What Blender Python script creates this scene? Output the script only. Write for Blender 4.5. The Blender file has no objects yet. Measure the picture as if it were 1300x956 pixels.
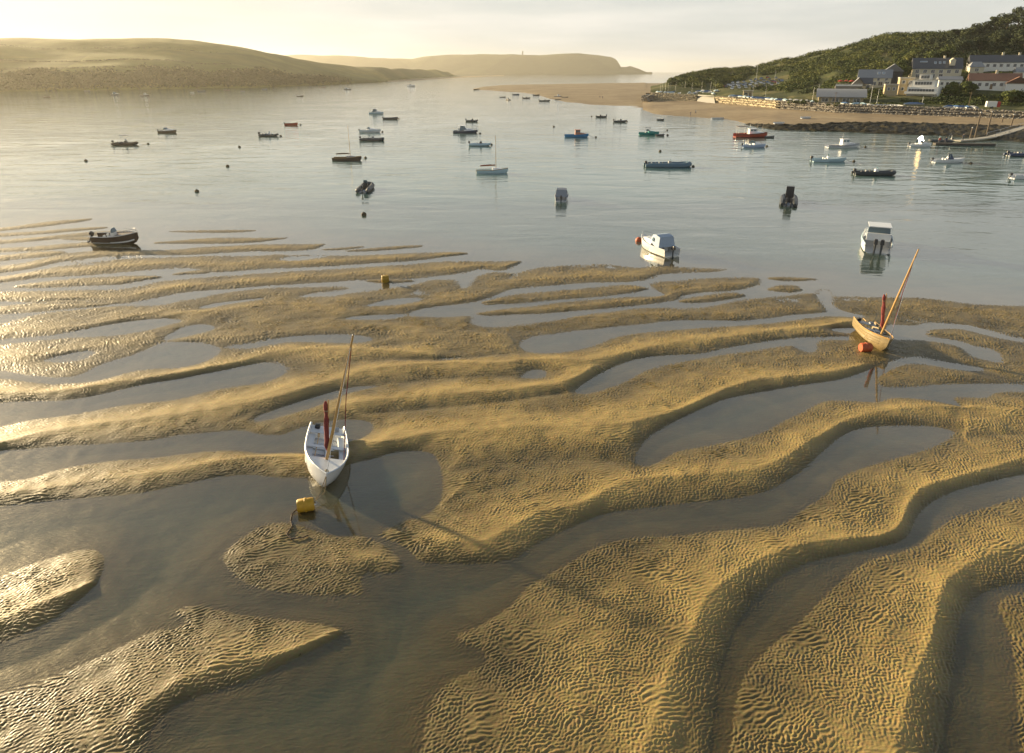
import bpy, bmesh, math, random
import numpy as np
from mathutils import Vector, Matrix, noise as mnoise

R = math.radians
scene = bpy.context.scene
COL = scene.collection

# ---------------------------------------------------------------- camera
FPX, CX, CY, CAMH = 867.0, 650.0, 433.0, 18.0      # focal length and optical centre of the photograph
PITCH = math.atan((CY - 90.0) / FPX)
SP, CP = math.sin(PITCH), math.cos(PITCH)
cam = bpy.data.cameras.new('camera')
cam_ob = bpy.data.objects.new('camera', cam); COL.objects.link(cam_ob)
cam.sensor_fit = 'HORIZONTAL'; cam.sensor_width = 36.0; cam.lens = 36.0 * FPX / 1300.0
cam.shift_y = -(478.0 - CY) / 1300.0
cam.clip_start = 0.5; cam.clip_end = 60000
cam_ob.location = (0, 0, CAMH)
cam_ob.rotation_euler = (math.pi / 2 - PITCH, 0, 0)
scene.camera = cam_ob

# ---------------------------------------------------------------- light
SUN_EL, SUN_AZ = 10.5, 52.0          # azimuth in degrees to the left of straight ahead
w = bpy.data.worlds.new('World'); scene.world = w; w.use_nodes = True
nt = w.node_tree; nt.nodes.clear()
out = nt.nodes.new('ShaderNodeOutputWorld'); bg = nt.nodes.new('ShaderNodeBackground')
sky = nt.nodes.new('ShaderNodeTexSky'); sky.sky_type = 'NISHITA'; sky.sun_disc = False
sky.sun_elevation = R(SUN_EL); sky.sun_rotation = R(-SUN_AZ)
sky.air_density = 1.0; sky.dust_density = 0.8; sky.ozone_density = 1.0; sky.altitude = 0
bg.inputs['Strength'].default_value = 0.055
VEIL = (4.9, 5.0, 4.85, 1); VEIL2 = (6.1, 5.95, 5.5, 1)
# thin high cloud veil over the clear sky
tc = nt.nodes.new('ShaderNodeTexCoord'); mp = nt.nodes.new('ShaderNodeMapping')
mp.inputs['Scale'].default_value = (1.6, 1.6, 14.0); mp.inputs['Rotation'].default_value = (0.06, 0.03, 0)
nz = nt.nodes.new('ShaderNodeTexNoise'); nz.inputs['Scale'].default_value = 1.7
nz.inputs['Detail'].default_value = 6.0; nz.inputs['Roughness'].default_value = 0.52
rp = nt.nodes.new('ShaderNodeValToRGB')
rp.color_ramp.elements[0].position = 0.36; rp.color_ramp.elements[0].color = (0.82,) * 3 + (1,)
rp.color_ramp.elements[1].position = 0.70; rp.color_ramp.elements[1].color = (0.98,) * 3 + (1,)
mx = nt.nodes.new('ShaderNodeMix'); mx.data_type = 'RGBA'
L = nt.links.new
L(tc.outputs['Generated'], mp.inputs['Vector']); L(mp.outputs['Vector'], nz.inputs['Vector'])
L(nz.outputs['Fac'], rp.inputs['Fac']); 
sxyz = nt.nodes.new('ShaderNodeSeparateXYZ'); L(tc.outputs['Generated'], sxyz.inputs[0])
thin = nt.nodes.new('ShaderNodeValToRGB'); cr = thin.color_ramp      # the veil thins towards the zenith
cr.elements[0].position = 0.0; cr.elements[0].color = (1.1,) * 3 + (1,)
cr.elements[1].position = 0.70; cr.elements[1].color = (0.04,) * 3 + (1,)
e = cr.elements.new(0.20); e.color = (0.98,) * 3 + (1,)
e = cr.elements.new(0.45); e.color = (0.58,) * 3 + (1,)
L(sxyz.outputs['Z'], thin.inputs['Fac'])
fm = nt.nodes.new('ShaderNodeMath'); fm.operation = 'MULTIPLY'; fm.use_clamp = True
L(rp.outputs['Color'], fm.inputs[0]); L(thin.outputs['Color'], fm.inputs[1]); L(fm.outputs[0], mx.inputs['Factor'])
L(sky.outputs['Color'], mx.inputs['A']); cloud = nt.nodes.new('ShaderNodeMix'); cloud.data_type = 'RGBA'; cloud.inputs['A'].default_value = VEIL; cloud.inputs['B'].default_value = VEIL2
cw = nt.nodes.new('ShaderNodeValToRGB'); cw.color_ramp.elements[0].position = 0.42; cw.color_ramp.elements[1].position = 0.62
L(nz.outputs['Fac'], cw.inputs['Fac']); L(cw.outputs['Color'], cloud.inputs['Factor']); L(cloud.outputs['Result'], mx.inputs['B'])
L(mx.outputs['Result'], bg.inputs['Color']); L(bg.outputs['Background'], out.inputs['Surface'])

sun = bpy.data.lights.new('sun', 'SUN'); sun_ob = bpy.data.objects.new('sun', sun); COL.objects.link(sun_ob)
sun.energy = 5.0; sun.angle = R(2.0); sun.color = (1.0, 0.785, 0.47)
sdir = Vector((-math.sin(R(SUN_AZ)) * math.cos(R(SUN_EL)), math.cos(R(SUN_AZ)) * math.cos(R(SUN_EL)), math.sin(R(SUN_EL))))
sun_ob.rotation_euler = sdir.to_track_quat('Z', 'Y').to_euler()
sun_ob.location = sdir * 300 + Vector((0, 0, 50))

scene.view_settings.view_transform = 'Standard'; scene.view_settings.look = 'None'
scene.view_settings.exposure = 1.42; scene.view_settings.gamma = 1.0; scene.view_settings.use_curve_mapping = False
scene.render.engine = 'CYCLES'
scene.cycles.use_denoising = True
scene.cycles.max_bounces = 6; scene.cycles.diffuse_bounces = 2; scene.cycles.glossy_bounces = 3
scene.cycles.transmission_bounces = 3; scene.cycles.transparent_max_bounces = 12; scene.cycles.volume_bounces = 0
scene.cycles.sample_clamp_indirect = 4.0
scene.cycles.caustics_reflective = False; scene.cycles.caustics_refractive = False

# ---------------------------------------------------------------- geometry helpers
def ray(px, py):
    u = (px - CX) / FPX; v = (py - CY) / FPX
    return u, CP - v * SP, SP + v * CP            # x, y, downwards, all per metre of depth
def G(px, py, z=0.0):                              # the point of the level z seen in direction px, py
    x, y, d = ray(px, py); t = (CAMH - z) / d
    return Vector((x * t, y * t, z))
def AT(px, py, Z):                                 # the point at depth Z in direction px, py
    x, y, d = ray(px, py)
    return Vector((x * Z, y * Z, CAMH - d * Z))
def mpp(px, py, z=0.0):                            # metres per photo pixel there
    return (CAMH - z) / ray(px, py)[2] / FPX

def tag(o, label=None, cat=None, group=None, kind=None):
    if label: o['label'] = label
    if cat: o['category'] = cat
    if group: o['group'] = group
    if kind: o['kind'] = kind
    return o
def empty(name, loc=(0, 0, 0), rz=0.0, label=None, cat=None, group=None):
    o = bpy.data.objects.new(name, None); COL.objects.link(o)
    o.location = loc; o.rotation_euler = (0, 0, rz); o.empty_display_size = 0.5
    return tag(o, label, cat, group)
def copy_tree(o, parent=None):
    c = o.copy(); COL.objects.link(c); c.parent = parent
    for ch in list(o.children): copy_tree(ch, c)
    return c

class MB:
    """collects shapes and links them as one mesh object"""
    def __init__(s): s.v = []; s.f = []
    def add(s, vs, fs):
        n = len(s.v); s.v += [tuple(v) for v in vs]; s.f += [tuple(i + n for i in f) for f in fs]; return s
    def box(s, c, d, rz=0.0, rot=None, taper=1.0):
        x, y, z = d[0] / 2, d[1] / 2, d[2] / 2
        M = rot if rot is not None else Matrix.Rotation(rz, 3, 'Z')
        vs = []
        for k, q in ((-1, 1.0), (1, taper)):
            for a, b in ((-1, -1), (1, -1), (1, 1), (-1, 1)):
                vs.append(Vector(c) + M @ Vector((a * x * q, b * y * q, k * z)))
        return s.add(vs, [(3, 2, 1, 0), (4, 5, 6, 7), (0, 1, 5, 4), (1, 2, 6, 5), (2, 3, 7, 6), (3, 0, 4, 7)])
    def loft(s, rings, cap0=True, cap1=True, closed=True):
        n = len(rings[0]); vs = [p for r in rings for p in r]; fs = []
        for i in range(len(rings) - 1):
            for j in range(n if closed else n - 1):
                a = i * n + j; b = i * n + (j + 1) % n
                fs.append((a, b, b + n, a + n))
        if closed and cap0: fs.append(tuple(range(n - 1, -1, -1)))
        if closed and cap1: fs.append(tuple((len(rings) - 1) * n + j for j in range(n)))
        return s.add(vs, fs)
    def tube(s, pts, r, n=6, r1=None, flat=1.0):
        pts = [Vector(p) for p in pts]; rings = []
        m = len(pts)
        for i, p in enumerate(pts):
            t = (pts[min(i + 1, m - 1)] - pts[max(i - 1, 0)]).normalized()
            up = Vector((0, 0, 1)) if abs(t.z) < 0.95 else Vector((1, 0, 0))
            a = t.cross(up).normalized(); b = a.cross(t).normalized()
            if isinstance(r, (list, tuple)): rr = r[i]
            else: rr = r if r1 is None else r + (r1 - r) * i / (m - 1)
            rings.append([p + a * math.cos(2 * math.pi * k / n) * rr + b * math.sin(2 * math.pi * k / n) * rr * flat for k in range(n)])
        return s.loft(rings)
    def lathe(s, c, prof, n=12, axis='Z'):
        rings = []
        for r_, z_ in prof:
            ring = []
            for k in range(n):
                a = 2 * math.pi * k / n; q = (r_ * math.cos(a), r_ * math.sin(a), z_)
                if axis == 'X': q = (q[2], q[0], q[1])
                if axis == 'Y': q = (q[0], q[2], q[1])
                ring.append(Vector(c) + Vector(q))
            rings.append(ring)
        return s.loft(rings)
    def build(s, name, mat, parent=None, smooth=False, loc=None, bevel=0):
        me = bpy.data.meshes.new(name); me.from_pydata(s.v, [], s.f); me.update()
        if bevel:
            bm = bmesh.new(); bm.from_mesh(me)
            bmesh.ops.bevel(bm, geom=[e for e in bm.edges if len(e.link_faces) == 2 and e.calc_face_angle(0) > 0.6],
                            offset=bevel, segments=2, profile=0.6, affect='EDGES')
            bm.to_mesh(me); bm.free()
        bm = bmesh.new(); bm.from_mesh(me); bmesh.ops.recalc_face_normals(bm, faces=bm.faces); bm.to_mesh(me); bm.free()
        if smooth:
            me.polygons.foreach_set('use_smooth', [True] * len(me.polygons))
            if smooth != 'all': me.set_sharp_from_angle(angle=R(38))
        me.materials.append(mat)
        o = bpy.data.objects.new(name, me); COL.objects.link(o); o.parent = parent
        if loc is not None: o.location = loc
        return o

def grid_mesh(name, P, mat, smooth=True, attrs=None, parent=None):
    """P: (rows, cols, 3) array"""
    r, c = P.shape[:2]
    me = bpy.data.meshes.new(name)
    nv = r * c; nf = (r - 1) * (c - 1)
    me.vertices.add(nv); me.vertices.foreach_set('co', P.reshape(-1).astype(np.float32))
    idx = np.arange(nv, dtype=np.int32).reshape(r, c)
    q = np.stack([idx[:-1, :-1], idx[1:, :-1], idx[1:, 1:], idx[:-1, 1:]], -1).reshape(-1)
    me.loops.add(nf * 4); me.loops.foreach_set('vertex_index', q)
    me.polygons.add(nf); me.polygons.foreach_set('loop_start', np.arange(nf, dtype=np.int32) * 4)
    me.update(calc_edges=True)
    if smooth: me.polygons.foreach_set('use_smooth', np.ones(nf, dtype=bool))
    for k, a in (attrs or {}).items():
        at = me.attributes.new(k, 'FLOAT', 'POINT'); at.data.foreach_set('value', a.reshape(-1).astype(np.float32))
    me.materials.append(mat)
    o = bpy.data.objects.new(name, me); COL.objects.link(o); o.parent = parent
    return o

# ---------------------------------------------------------------- materials
def mat_new(name):
    m = bpy.data.materials.new(name); m.use_nodes = True
    return m, m.node_tree, m.node_tree.nodes, m.node_tree.links.new, m.node_tree.nodes['Principled BSDF']
def mat(name, col, rough=0.5, spec=0.5, metal=0.0, var=0.12, scale=6.0, bump=0.0, coat=0.0, trans=0.0):
    """plain surface with a little procedural dirt and unevenness"""
    m, t, N, Lk, b = mat_new(name)
    b.inputs['Roughness'].default_value = rough; b.inputs['Metallic'].default_value = metal
    b.inputs['Specular IOR Level'].default_value = spec; b.inputs['Coat Weight'].default_value = coat
    b.inputs['Transmission Weight'].default_value = trans
    tc = N.new('ShaderNodeTexCoord'); n = N.new('ShaderNodeTexNoise'); n.inputs['Scale'].default_value = scale
    n.inputs['Detail'].default_value = 5
    mx = N.new('ShaderNodeMix'); mx.data_type = 'RGBA'
    mx.inputs['A'].default_value = tuple(c * (1 - var) for c in col) + (1,)
    mx.inputs['B'].default_value = tuple(min(1, c * (1 + var)) for c in col) + (1,)
    Lk(tc.outputs['Object'], n.inputs['Vector']); Lk(n.outputs['Fac'], mx.inputs['Factor'])
    Lk(mx.outputs['Result'], b.inputs['Base Color'])
    if bump:
        bp = N.new('ShaderNodeBump'); bp.inputs['Strength'].default_value = bump; bp.inputs['Distance'].default_value = 0.02
        Lk(n.outputs['Fac'], bp.inputs['Height']); Lk(bp.outputs['Normal'], b.inputs['Normal'])
    return m
def noise_node(N, Lk, vec, scale, detail=4, rough=0.5, dist=0.0):
    n = N.new('ShaderNodeTexNoise'); n.inputs['Scale'].default_value = scale
    n.inputs['Detail'].default_value = detail; n.inputs['Roughness'].default_value = rough; n.inputs['Distortion'].default_value = dist
    Lk(vec, n.inputs['Vector']); return n
def ramp(N, Lk, fac, stops):
    r = N.new('ShaderNodeValToRGB'); cr = r.color_ramp
    while len(cr.elements) < len(stops): cr.elements.new(0.5)
    for e, (p, c) in zip(cr.elements, stops):
        e.position = p; e.color = tuple(c) + (1,) if len(c) == 3 else c
    Lk(fac, r.inputs['Fac']); return r

# ================================================================ the tidal flat: traced water edges and crests, all laid on the ground
def band(pts):                                     # (x, top, bottom) triples -> closed outline
    return [(x, a) for x, a, b in pts] + [(x, b) for x, a, b in reversed(pts)]
LAND = [(-160, 434), (-60, 425), (0, 412), (51, 398), (101, 393), (152, 388), (200, 389), (231, 382), (254, 378.5), (269, 374.6), (308, 368.5),
 (354, 365.4), (400, 364.6), (434, 364), (446, 365.8), (425, 369.5), (400, 372), (380, 375.5), (384, 377.5), (400, 377), (425, 376.5), (445, 372),
 (460, 371), (485, 367), (504, 365), (528, 361.5), (549, 355), (560, 355.4), (577, 355.4), (581.5, 358), (583, 364), (591, 367), (598, 361),
 (606, 350), (625, 345.4), (640, 346), (655, 347), (650, 351), (643, 355), (656, 350), (660, 346), (671, 343), (691, 339), (714, 337), (760, 336),
 (768, 335.4), (794, 338.5), (814, 341), (823, 338), (848, 338), (878, 340), (909, 341), (925, 342), (909, 345.4), (878, 346), (835, 348.5),
 (832, 351.5), (809, 357.7), (771, 358.5), (740, 359), (714, 361.5), (668, 365), (648, 367), (630, 374.6), (612, 381), (598, 384), (575, 387),
 (560, 388.5), (536, 391.5), (517, 398), (512, 401), (536, 402.5), (574, 403), (590, 401), (601, 402.5), (596, 407), (598, 412), (621.5, 416.5), (652, 414),
 (683, 410), (714, 406), (740, 400.5), (778, 396), (809, 391.5), (848, 391), (871, 392), (894, 391), (920, 385.5), (943, 381), (966, 378.5),
 (997, 376), (1020, 373), (1037, 372), (1058, 377.7), (1074, 376), (1105, 377.7), (1143, 377.7), (1177, 378.5), (1208, 383),
 (1231, 386), (1300, 389), (1380, 392), (1480, 394), (1480, 1010), (-160, 1010)]
ISL = [band(p) for p in [
 [(-90, 297, 300), (0, 290, 293.5), (51, 282.5, 288.5), (76, 279.7, 285), (101, 278.5, 282), (117, 277, 278.5)],
 [(-90, 303, 307), (0, 296, 300.7), (51, 293.6, 297.6), (89, 290, 294), (120, 288.5, 291.5), (137, 288, 289.5)],
 [(-90, 312, 317), (0, 305, 310), (51, 301, 305.5), (89, 297, 302), (122, 293.6, 298.5), (158, 293, 297), (170, 294, 296)],
 [(76, 301.5, 303.5), (100, 300.5, 305.5), (127, 301.5, 304.5), (135, 302.5, 303.5)],
 [(216, 293.5, 294.5), (254, 292.5, 295.4), (290, 292, 295.6), (325, 292, 293.6)],
 [(196, 308, 309), (220, 306, 309.5), (250, 303, 309.3), (290, 301.5, 309.5), (330, 302, 307.5), (345, 302.5, 305), (365, 301.5, 302.6)],
 [(-90, 321, 326), (0, 315, 320), (51, 312.7, 318.5), (101, 307.6, 314), (127, 307.2, 312.6), (150, 309, 314), (166, 312, 313.5)],
 [(-90, 333, 340), (0, 324.6, 331.7), (38, 320, 328), (70, 318, 325), (84, 319.5, 322)],
 [(-90, 350, 358), (0, 338, 347), (38, 333, 342), (76, 323, 332), (114, 318.5, 329), (152, 317.7, 325), (190, 317.7, 323.5), (228, 317, 324),
  (254, 313.5, 323), (300, 312, 320), (330, 310.5, 319), (365, 310, 319), (396, 310, 317.5), (411, 309.5, 312)],
 [(-90, 359, 366), (0, 352, 359.6), (38, 345.6, 354), (76, 338, 351), (114, 334, 349.5), (152, 329, 346), (200, 327, 341.7), (246, 326, 339.7),
  (264, 325, 345.6), (292, 325, 345.2), (330, 325, 341.7), (345, 323, 341), (371, 323.5, 340), (421, 325, 338), (472, 324, 334), (523, 321.5, 331.7),
  (574, 319.8, 325), (593, 321, 322.6)],
 [(219, 347.5, 349.5), (246, 343.8, 348.3), (268, 341.5, 347)],
 [(18, 363, 365), (51, 358, 366), (101, 353, 363), (152, 350.7, 362), (180, 350, 356.5), (197, 350, 354), (204, 351, 352.5)],
 [(-90, 380, 391), (0, 370, 381), (51, 370, 385), (101, 368.5, 386), (152, 368, 386), (180, 363, 382), (200, 357.5, 377.7), (231, 355, 371.5),
  (262, 352, 368.5), (292, 350, 367), (338, 347, 362.5), (371, 344.5, 361), (421, 342, 358), (472, 339, 354.5), (523, 335.5, 354.5), (560, 332, 350),
  (591, 332, 346), (606, 332, 342), (614, 332, 341.3), (637, 332, 344.6), (652, 331.5, 338), (661, 331.6, 333)],
 [(-90, 397, 406), (0, 389, 399), (50, 383.8, 396), (90, 380, 392), (125, 384, 389), (140, 385, 386.5)],
 [(409, 316.4, 317.8), (435, 314.5, 317.5), (462, 312.5, 313.8)],
 [(440, 318, 319.5), (472, 315, 319), (510, 311.8, 316), (536, 311.5, 313.3)],
 [(465, 355.5, 357.5), (490, 353.5, 360), (510, 354.5, 359), (524, 356, 357.5)],
 [(612, 383.8, 384.8), (629, 379, 386), (652, 374, 386), (683, 371, 383), (714, 369, 380), (760, 364.6, 377), (778, 362.5, 375), (801, 361.5, 372),
  (815, 364, 369), (822, 366, 367.5)],
 [(863, 381, 384), (878, 378, 384.8), (901, 374, 384), (920, 371.8, 381), (935, 371.3, 378.5), (946, 374.5, 376)],
 [(975, 366.5, 368), (986, 363, 370.4), (994, 361.5, 371), (1009, 362, 371.5), (1018, 366.5, 369)],
 [(975, 352.5, 354), (997, 351.5, 357), (1015, 352.5, 357), (1037, 354, 355)],
 [(615, 385.5, 387), (632, 384.6, 386.6)],
]]
ISL.append([(603, 399), (614, 396), (652, 391), (683, 388.5), (714, 383.5), (760, 380), (783, 378), (801, 377.3), (825, 377), (842, 376), (846, 374),
 (838, 371), (831, 366), (823, 361), (840, 357), (863, 357), (878, 354), (940, 352), (966, 353), (964, 358), (965, 361), (943, 367.7), (920, 370),
 (894, 370.8), (871, 374), (863, 377), (863, 380), (850, 382.5), (821, 386.5), (801, 388.5), (760, 392.5), (714, 396), (683, 398.5), (652, 399), (620, 401.5)])
POOL = [band(p) for p in [
 [(91, 332, 334), (110, 328, 333.5), (130, 326, 331), (152, 325.5, 327)],
 [(355, 328, 330), (371, 325.8, 332), (400, 324.6, 328.5), (416, 324.6, 325.6)],
 [(254, 390, 392), (269, 386, 391), (292, 382.6, 385.5), (335, 378.4, 379.8)],
 [(467, 387.5, 388.8), (485, 382, 388.5), (505, 379, 387.5), (525, 378, 384), (536, 378.8, 381)],
 [(437, 404, 405.5), (460, 400.5, 406), (490, 399.8, 406), (518, 398, 401.5)],
 [(-90, 446, 452), (0, 431, 438), (30, 428.5, 434.5), (65, 426, 430.5), (107, 418, 428), (150, 410, 426), (190, 405, 419), (215, 404, 412), (230, 406.5, 408.5)],
 [(208, 430, 433), (215, 424, 432), (235, 414, 428), (255, 411.5, 423), (268, 413, 419.5), (273, 416, 417.5)],
 [(53, 457.5, 459), (75, 452, 460.5), (95, 447, 459), (110, 445, 455), (119, 445.5, 449)],
 [(-90, 470, 484), (0, 469.5, 480), (25, 474.5, 483.5), (51, 478, 487), (76, 479.7, 488.5), (101, 477, 486.5), (127, 463, 483.5), (152, 455.5, 476), (178, 448, 469.5),
  (203, 435, 468), (228, 433.5, 467.7), (254, 434.6, 462), (274, 439, 453), (280, 443, 446)],
 [(285, 440, 441.5), (305, 437, 443), (320, 435.6, 442.5), (345, 430.6, 437.5), (370, 427, 434), (409, 424.6, 435), (442, 424.6, 436), (460, 426, 435.5), (473, 429.5, 432)],
 [(-90, 523, 556), (0, 511, 543), (38, 509, 533), (76, 509, 529), (114, 503.8, 522.8), (152, 495, 515), (190, 486, 511), (228, 481, 507.6), (266, 473, 496), (305, 465.7, 490),
  (330, 460.3, 487), (345, 459.5, 483), (358, 462, 477), (366, 467, 470)],
 [(322, 530, 537), (345, 521.5, 532), (371, 512.7, 525), (396, 505, 518), (422, 497.4, 507.6), (447, 491, 497.5), (478, 489, 491.5)],
 [(-90, 582, 625), (0, 572, 611.7), (38, 569.8, 608), (76, 566, 595), (114, 564.7, 589), (152, 562, 583.7), (190, 559.6, 582.5), (228, 552, 577), (266, 549.5, 572.5), (305, 545, 572),
  (330, 552, 576), (345, 552.5, 576), (362, 552, 575), (375, 545, 575), (400, 538, 577), (425, 533, 568), (440, 532.5, 562), (455, 533, 559), (468, 535, 552), (474, 538, 545)],
]]
POOL.append([(-90, 655), (0, 643), (60, 636), (100, 633), (178, 627), (228, 615.5), (279, 605), (320, 602), (345, 606), (371, 607), (395, 606), (420, 600),
 (440, 590), (460, 586), (482, 580), (498, 573.6), (536, 572), (553, 577), (561, 598), (563, 623), (558, 640), (541, 655), (513, 661), (492, 672), (478, 681),
 (508, 690), (525, 703), (532, 714), (560, 716), (610, 716), (650, 712), (668, 700), (690, 685), (720, 672), (745, 660), (775, 650), (820, 645), (860, 640),
 (905, 636), (945, 631), (975, 624), (1008, 606), (1035, 583), (1060, 558), (1085, 545), (1110, 541), (1148, 540), (1185, 541), (1207, 546), (1212, 550), (1207, 556), (1186, 568), (1148, 579), (1112, 589),
 (1084, 598), (1059, 610), (1054, 625), (1026, 643), (1010, 655), (990, 668), (965, 669), (940, 672), (894, 675.5), (856, 680.6), (792, 683), (754, 696), (736, 706),
 (703, 726), (670, 744), (655, 764), (640, 775), (625, 785), (594, 802), (580, 804), (584, 818), (612, 822), (619, 841), (599, 851), (569, 863), (540, 900), (530, 1010),
 (150, 1010), (200, 905), (262, 880), (320, 864), (371, 838), (416, 815), (440, 803), (432, 799), (409, 792), (371, 787), (330, 784), (292, 778), (269, 771.5), (246, 768), (226, 774.5), (224, 779), (241, 789),
 (224, 799), (198, 799), (165, 815), (127, 833), (89, 851), (51, 865), (0, 882), (-90, 915), (-90, 862), (0, 817), (38, 802.5), (76, 782), (122, 744), (132, 721), (134, 707), (122, 697), (105, 698), (89, 701), (64, 708.6),
 (25, 721), (0, 734), (-90, 765)])
POOL += [
 # long pools of the right half
 [(658, 437.7), (668, 430), (683, 426), (706, 424), (729, 420), (760, 417.7), (778, 415), (817, 412), (848, 407), (894, 406.6), (940, 407.7), (951, 406), (982, 404), (1005, 399.5),
  (1027, 398.5), (1045, 397), (1052, 395.4), (1040, 381), (1035, 370), (1048, 366), (1060, 374), (1054, 382), (1060, 391.5), (1081.5, 398), (1100, 401.5), (1094, 403.5), (1052, 401), (1027, 404), (1005, 407), (982, 410), (951, 413),
  (920, 414.6), (894, 416), (848, 420), (817, 422), (778, 428.5), (760, 437.7), (729, 446), (706, 448.5), (683, 449), (665, 446)],
 [(724, 499), (746, 483), (767, 471), (797, 458), (830, 452), (868, 450), (895, 449), (919, 442), (950, 437), (974, 433), (1005, 430), (1015, 428), (1040, 428.5), (1058, 427.5), (1090, 426.5), (1090, 432),
  (1058, 431.5), (1036, 432), (1038, 447), (1027, 447.7), (1015, 444), (1005, 438), (975, 442), (951, 447), (920, 449), (894, 455), (856, 461), (823, 468.5), (802, 481), (780, 491), (746, 501)],
 band([(1055, 417, 420), (1070, 416.5, 423), (1088, 416.5, 424)]),
 band([(662, 477, 480), (672, 470, 481), (684, 468.5, 481), (694, 471, 479)]),
 [(805, 582), (818, 558), (843, 542), (868, 529), (894, 517), (919, 506), (970, 497), (1021, 488), (1054, 484), (1077, 479), (1095, 472.5), (1106, 468), (1120, 463), (1140, 456), (1160, 452.5), (1185, 457),
  (1208, 461), (1250, 467), (1250, 472), (1208, 469.5), (1185, 464), (1160, 461), (1142, 464), (1124, 474), (1112, 480), (1115, 492), (1161, 491.5), (1185, 488.5), (1223, 487), (1285, 487.7), (1330, 489), (1330, 499), (1300, 497), (1263, 497.7),
  (1254, 506), (1228, 504.6), (1208, 504), (1217, 512), (1223, 518), (1208, 514), (1185, 509), (1161, 506), (1131, 504.6), (1117, 512), (1080, 509), (1046, 508), (1021, 523), (995, 534), (970, 550),
  (932, 559.6), (894, 567), (858, 573), (843, 583), (823, 593), (808, 590)],
 [(1126, 412), (1140, 412.5), (1161, 414), (1174, 410), (1192, 410), (1215, 411.5), (1231, 413), (1246, 417), (1261, 421), (1300, 431.5), (1390, 440), (1390, 445), (1300, 435), (1261, 428), (1246, 424), (1231, 420), (1215, 417),
  (1192, 417.7), (1176, 420), (1176, 427), (1192, 429), (1223, 434), (1231, 438), (1254, 442), (1269, 448), (1273, 456), (1269, 461), (1254, 458), (1231, 452), (1222, 441), (1192, 434), (1161, 431.5), (1131, 431), (1122, 424)],
 [(1480, 565), (1300, 602), (1249, 613), (1211, 623), (1180, 638), (1163, 655), (1152, 685), (1120, 694), (1085, 701), (1045, 709), (1010, 719), (980, 739), (957, 761), (938, 786), (924, 815), (910, 866),
  (895, 1010), (920, 1010), (932, 900), (940, 866), (960, 838), (985, 815), (1005, 800), (1030, 775), (1045, 760), (1060, 745), (1085, 722), (1110, 708), (1150, 700), (1170, 690), (1185, 675),
  (1200, 665), (1215, 655), (1250, 645), (1300, 630), (1480, 590)],
 [(1480, 715), (1300, 740), (1262, 747), (1245, 754), (1228, 767), (1218, 790), (1213, 820), (1207, 866), (1185, 1010), (1300, 1010), (1292, 900), (1290, 866), (1287, 820), (1275, 790), (1264, 768), (1275, 758), (1300, 752), (1480, 730)],
]
BARS = [[(282, 714), (284, 703), (299, 688), (327, 670), (345, 664), (366, 663), (383, 668), (404, 675), (421, 680), (439, 681), (462, 680), (482, 688), (498, 700), (511, 713), (509, 725),
  (492, 729), (477, 726), (462, 727), (458, 741), (463, 757), (442, 755), (409, 757), (370, 754), (327, 748), (302, 734)]]
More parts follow.
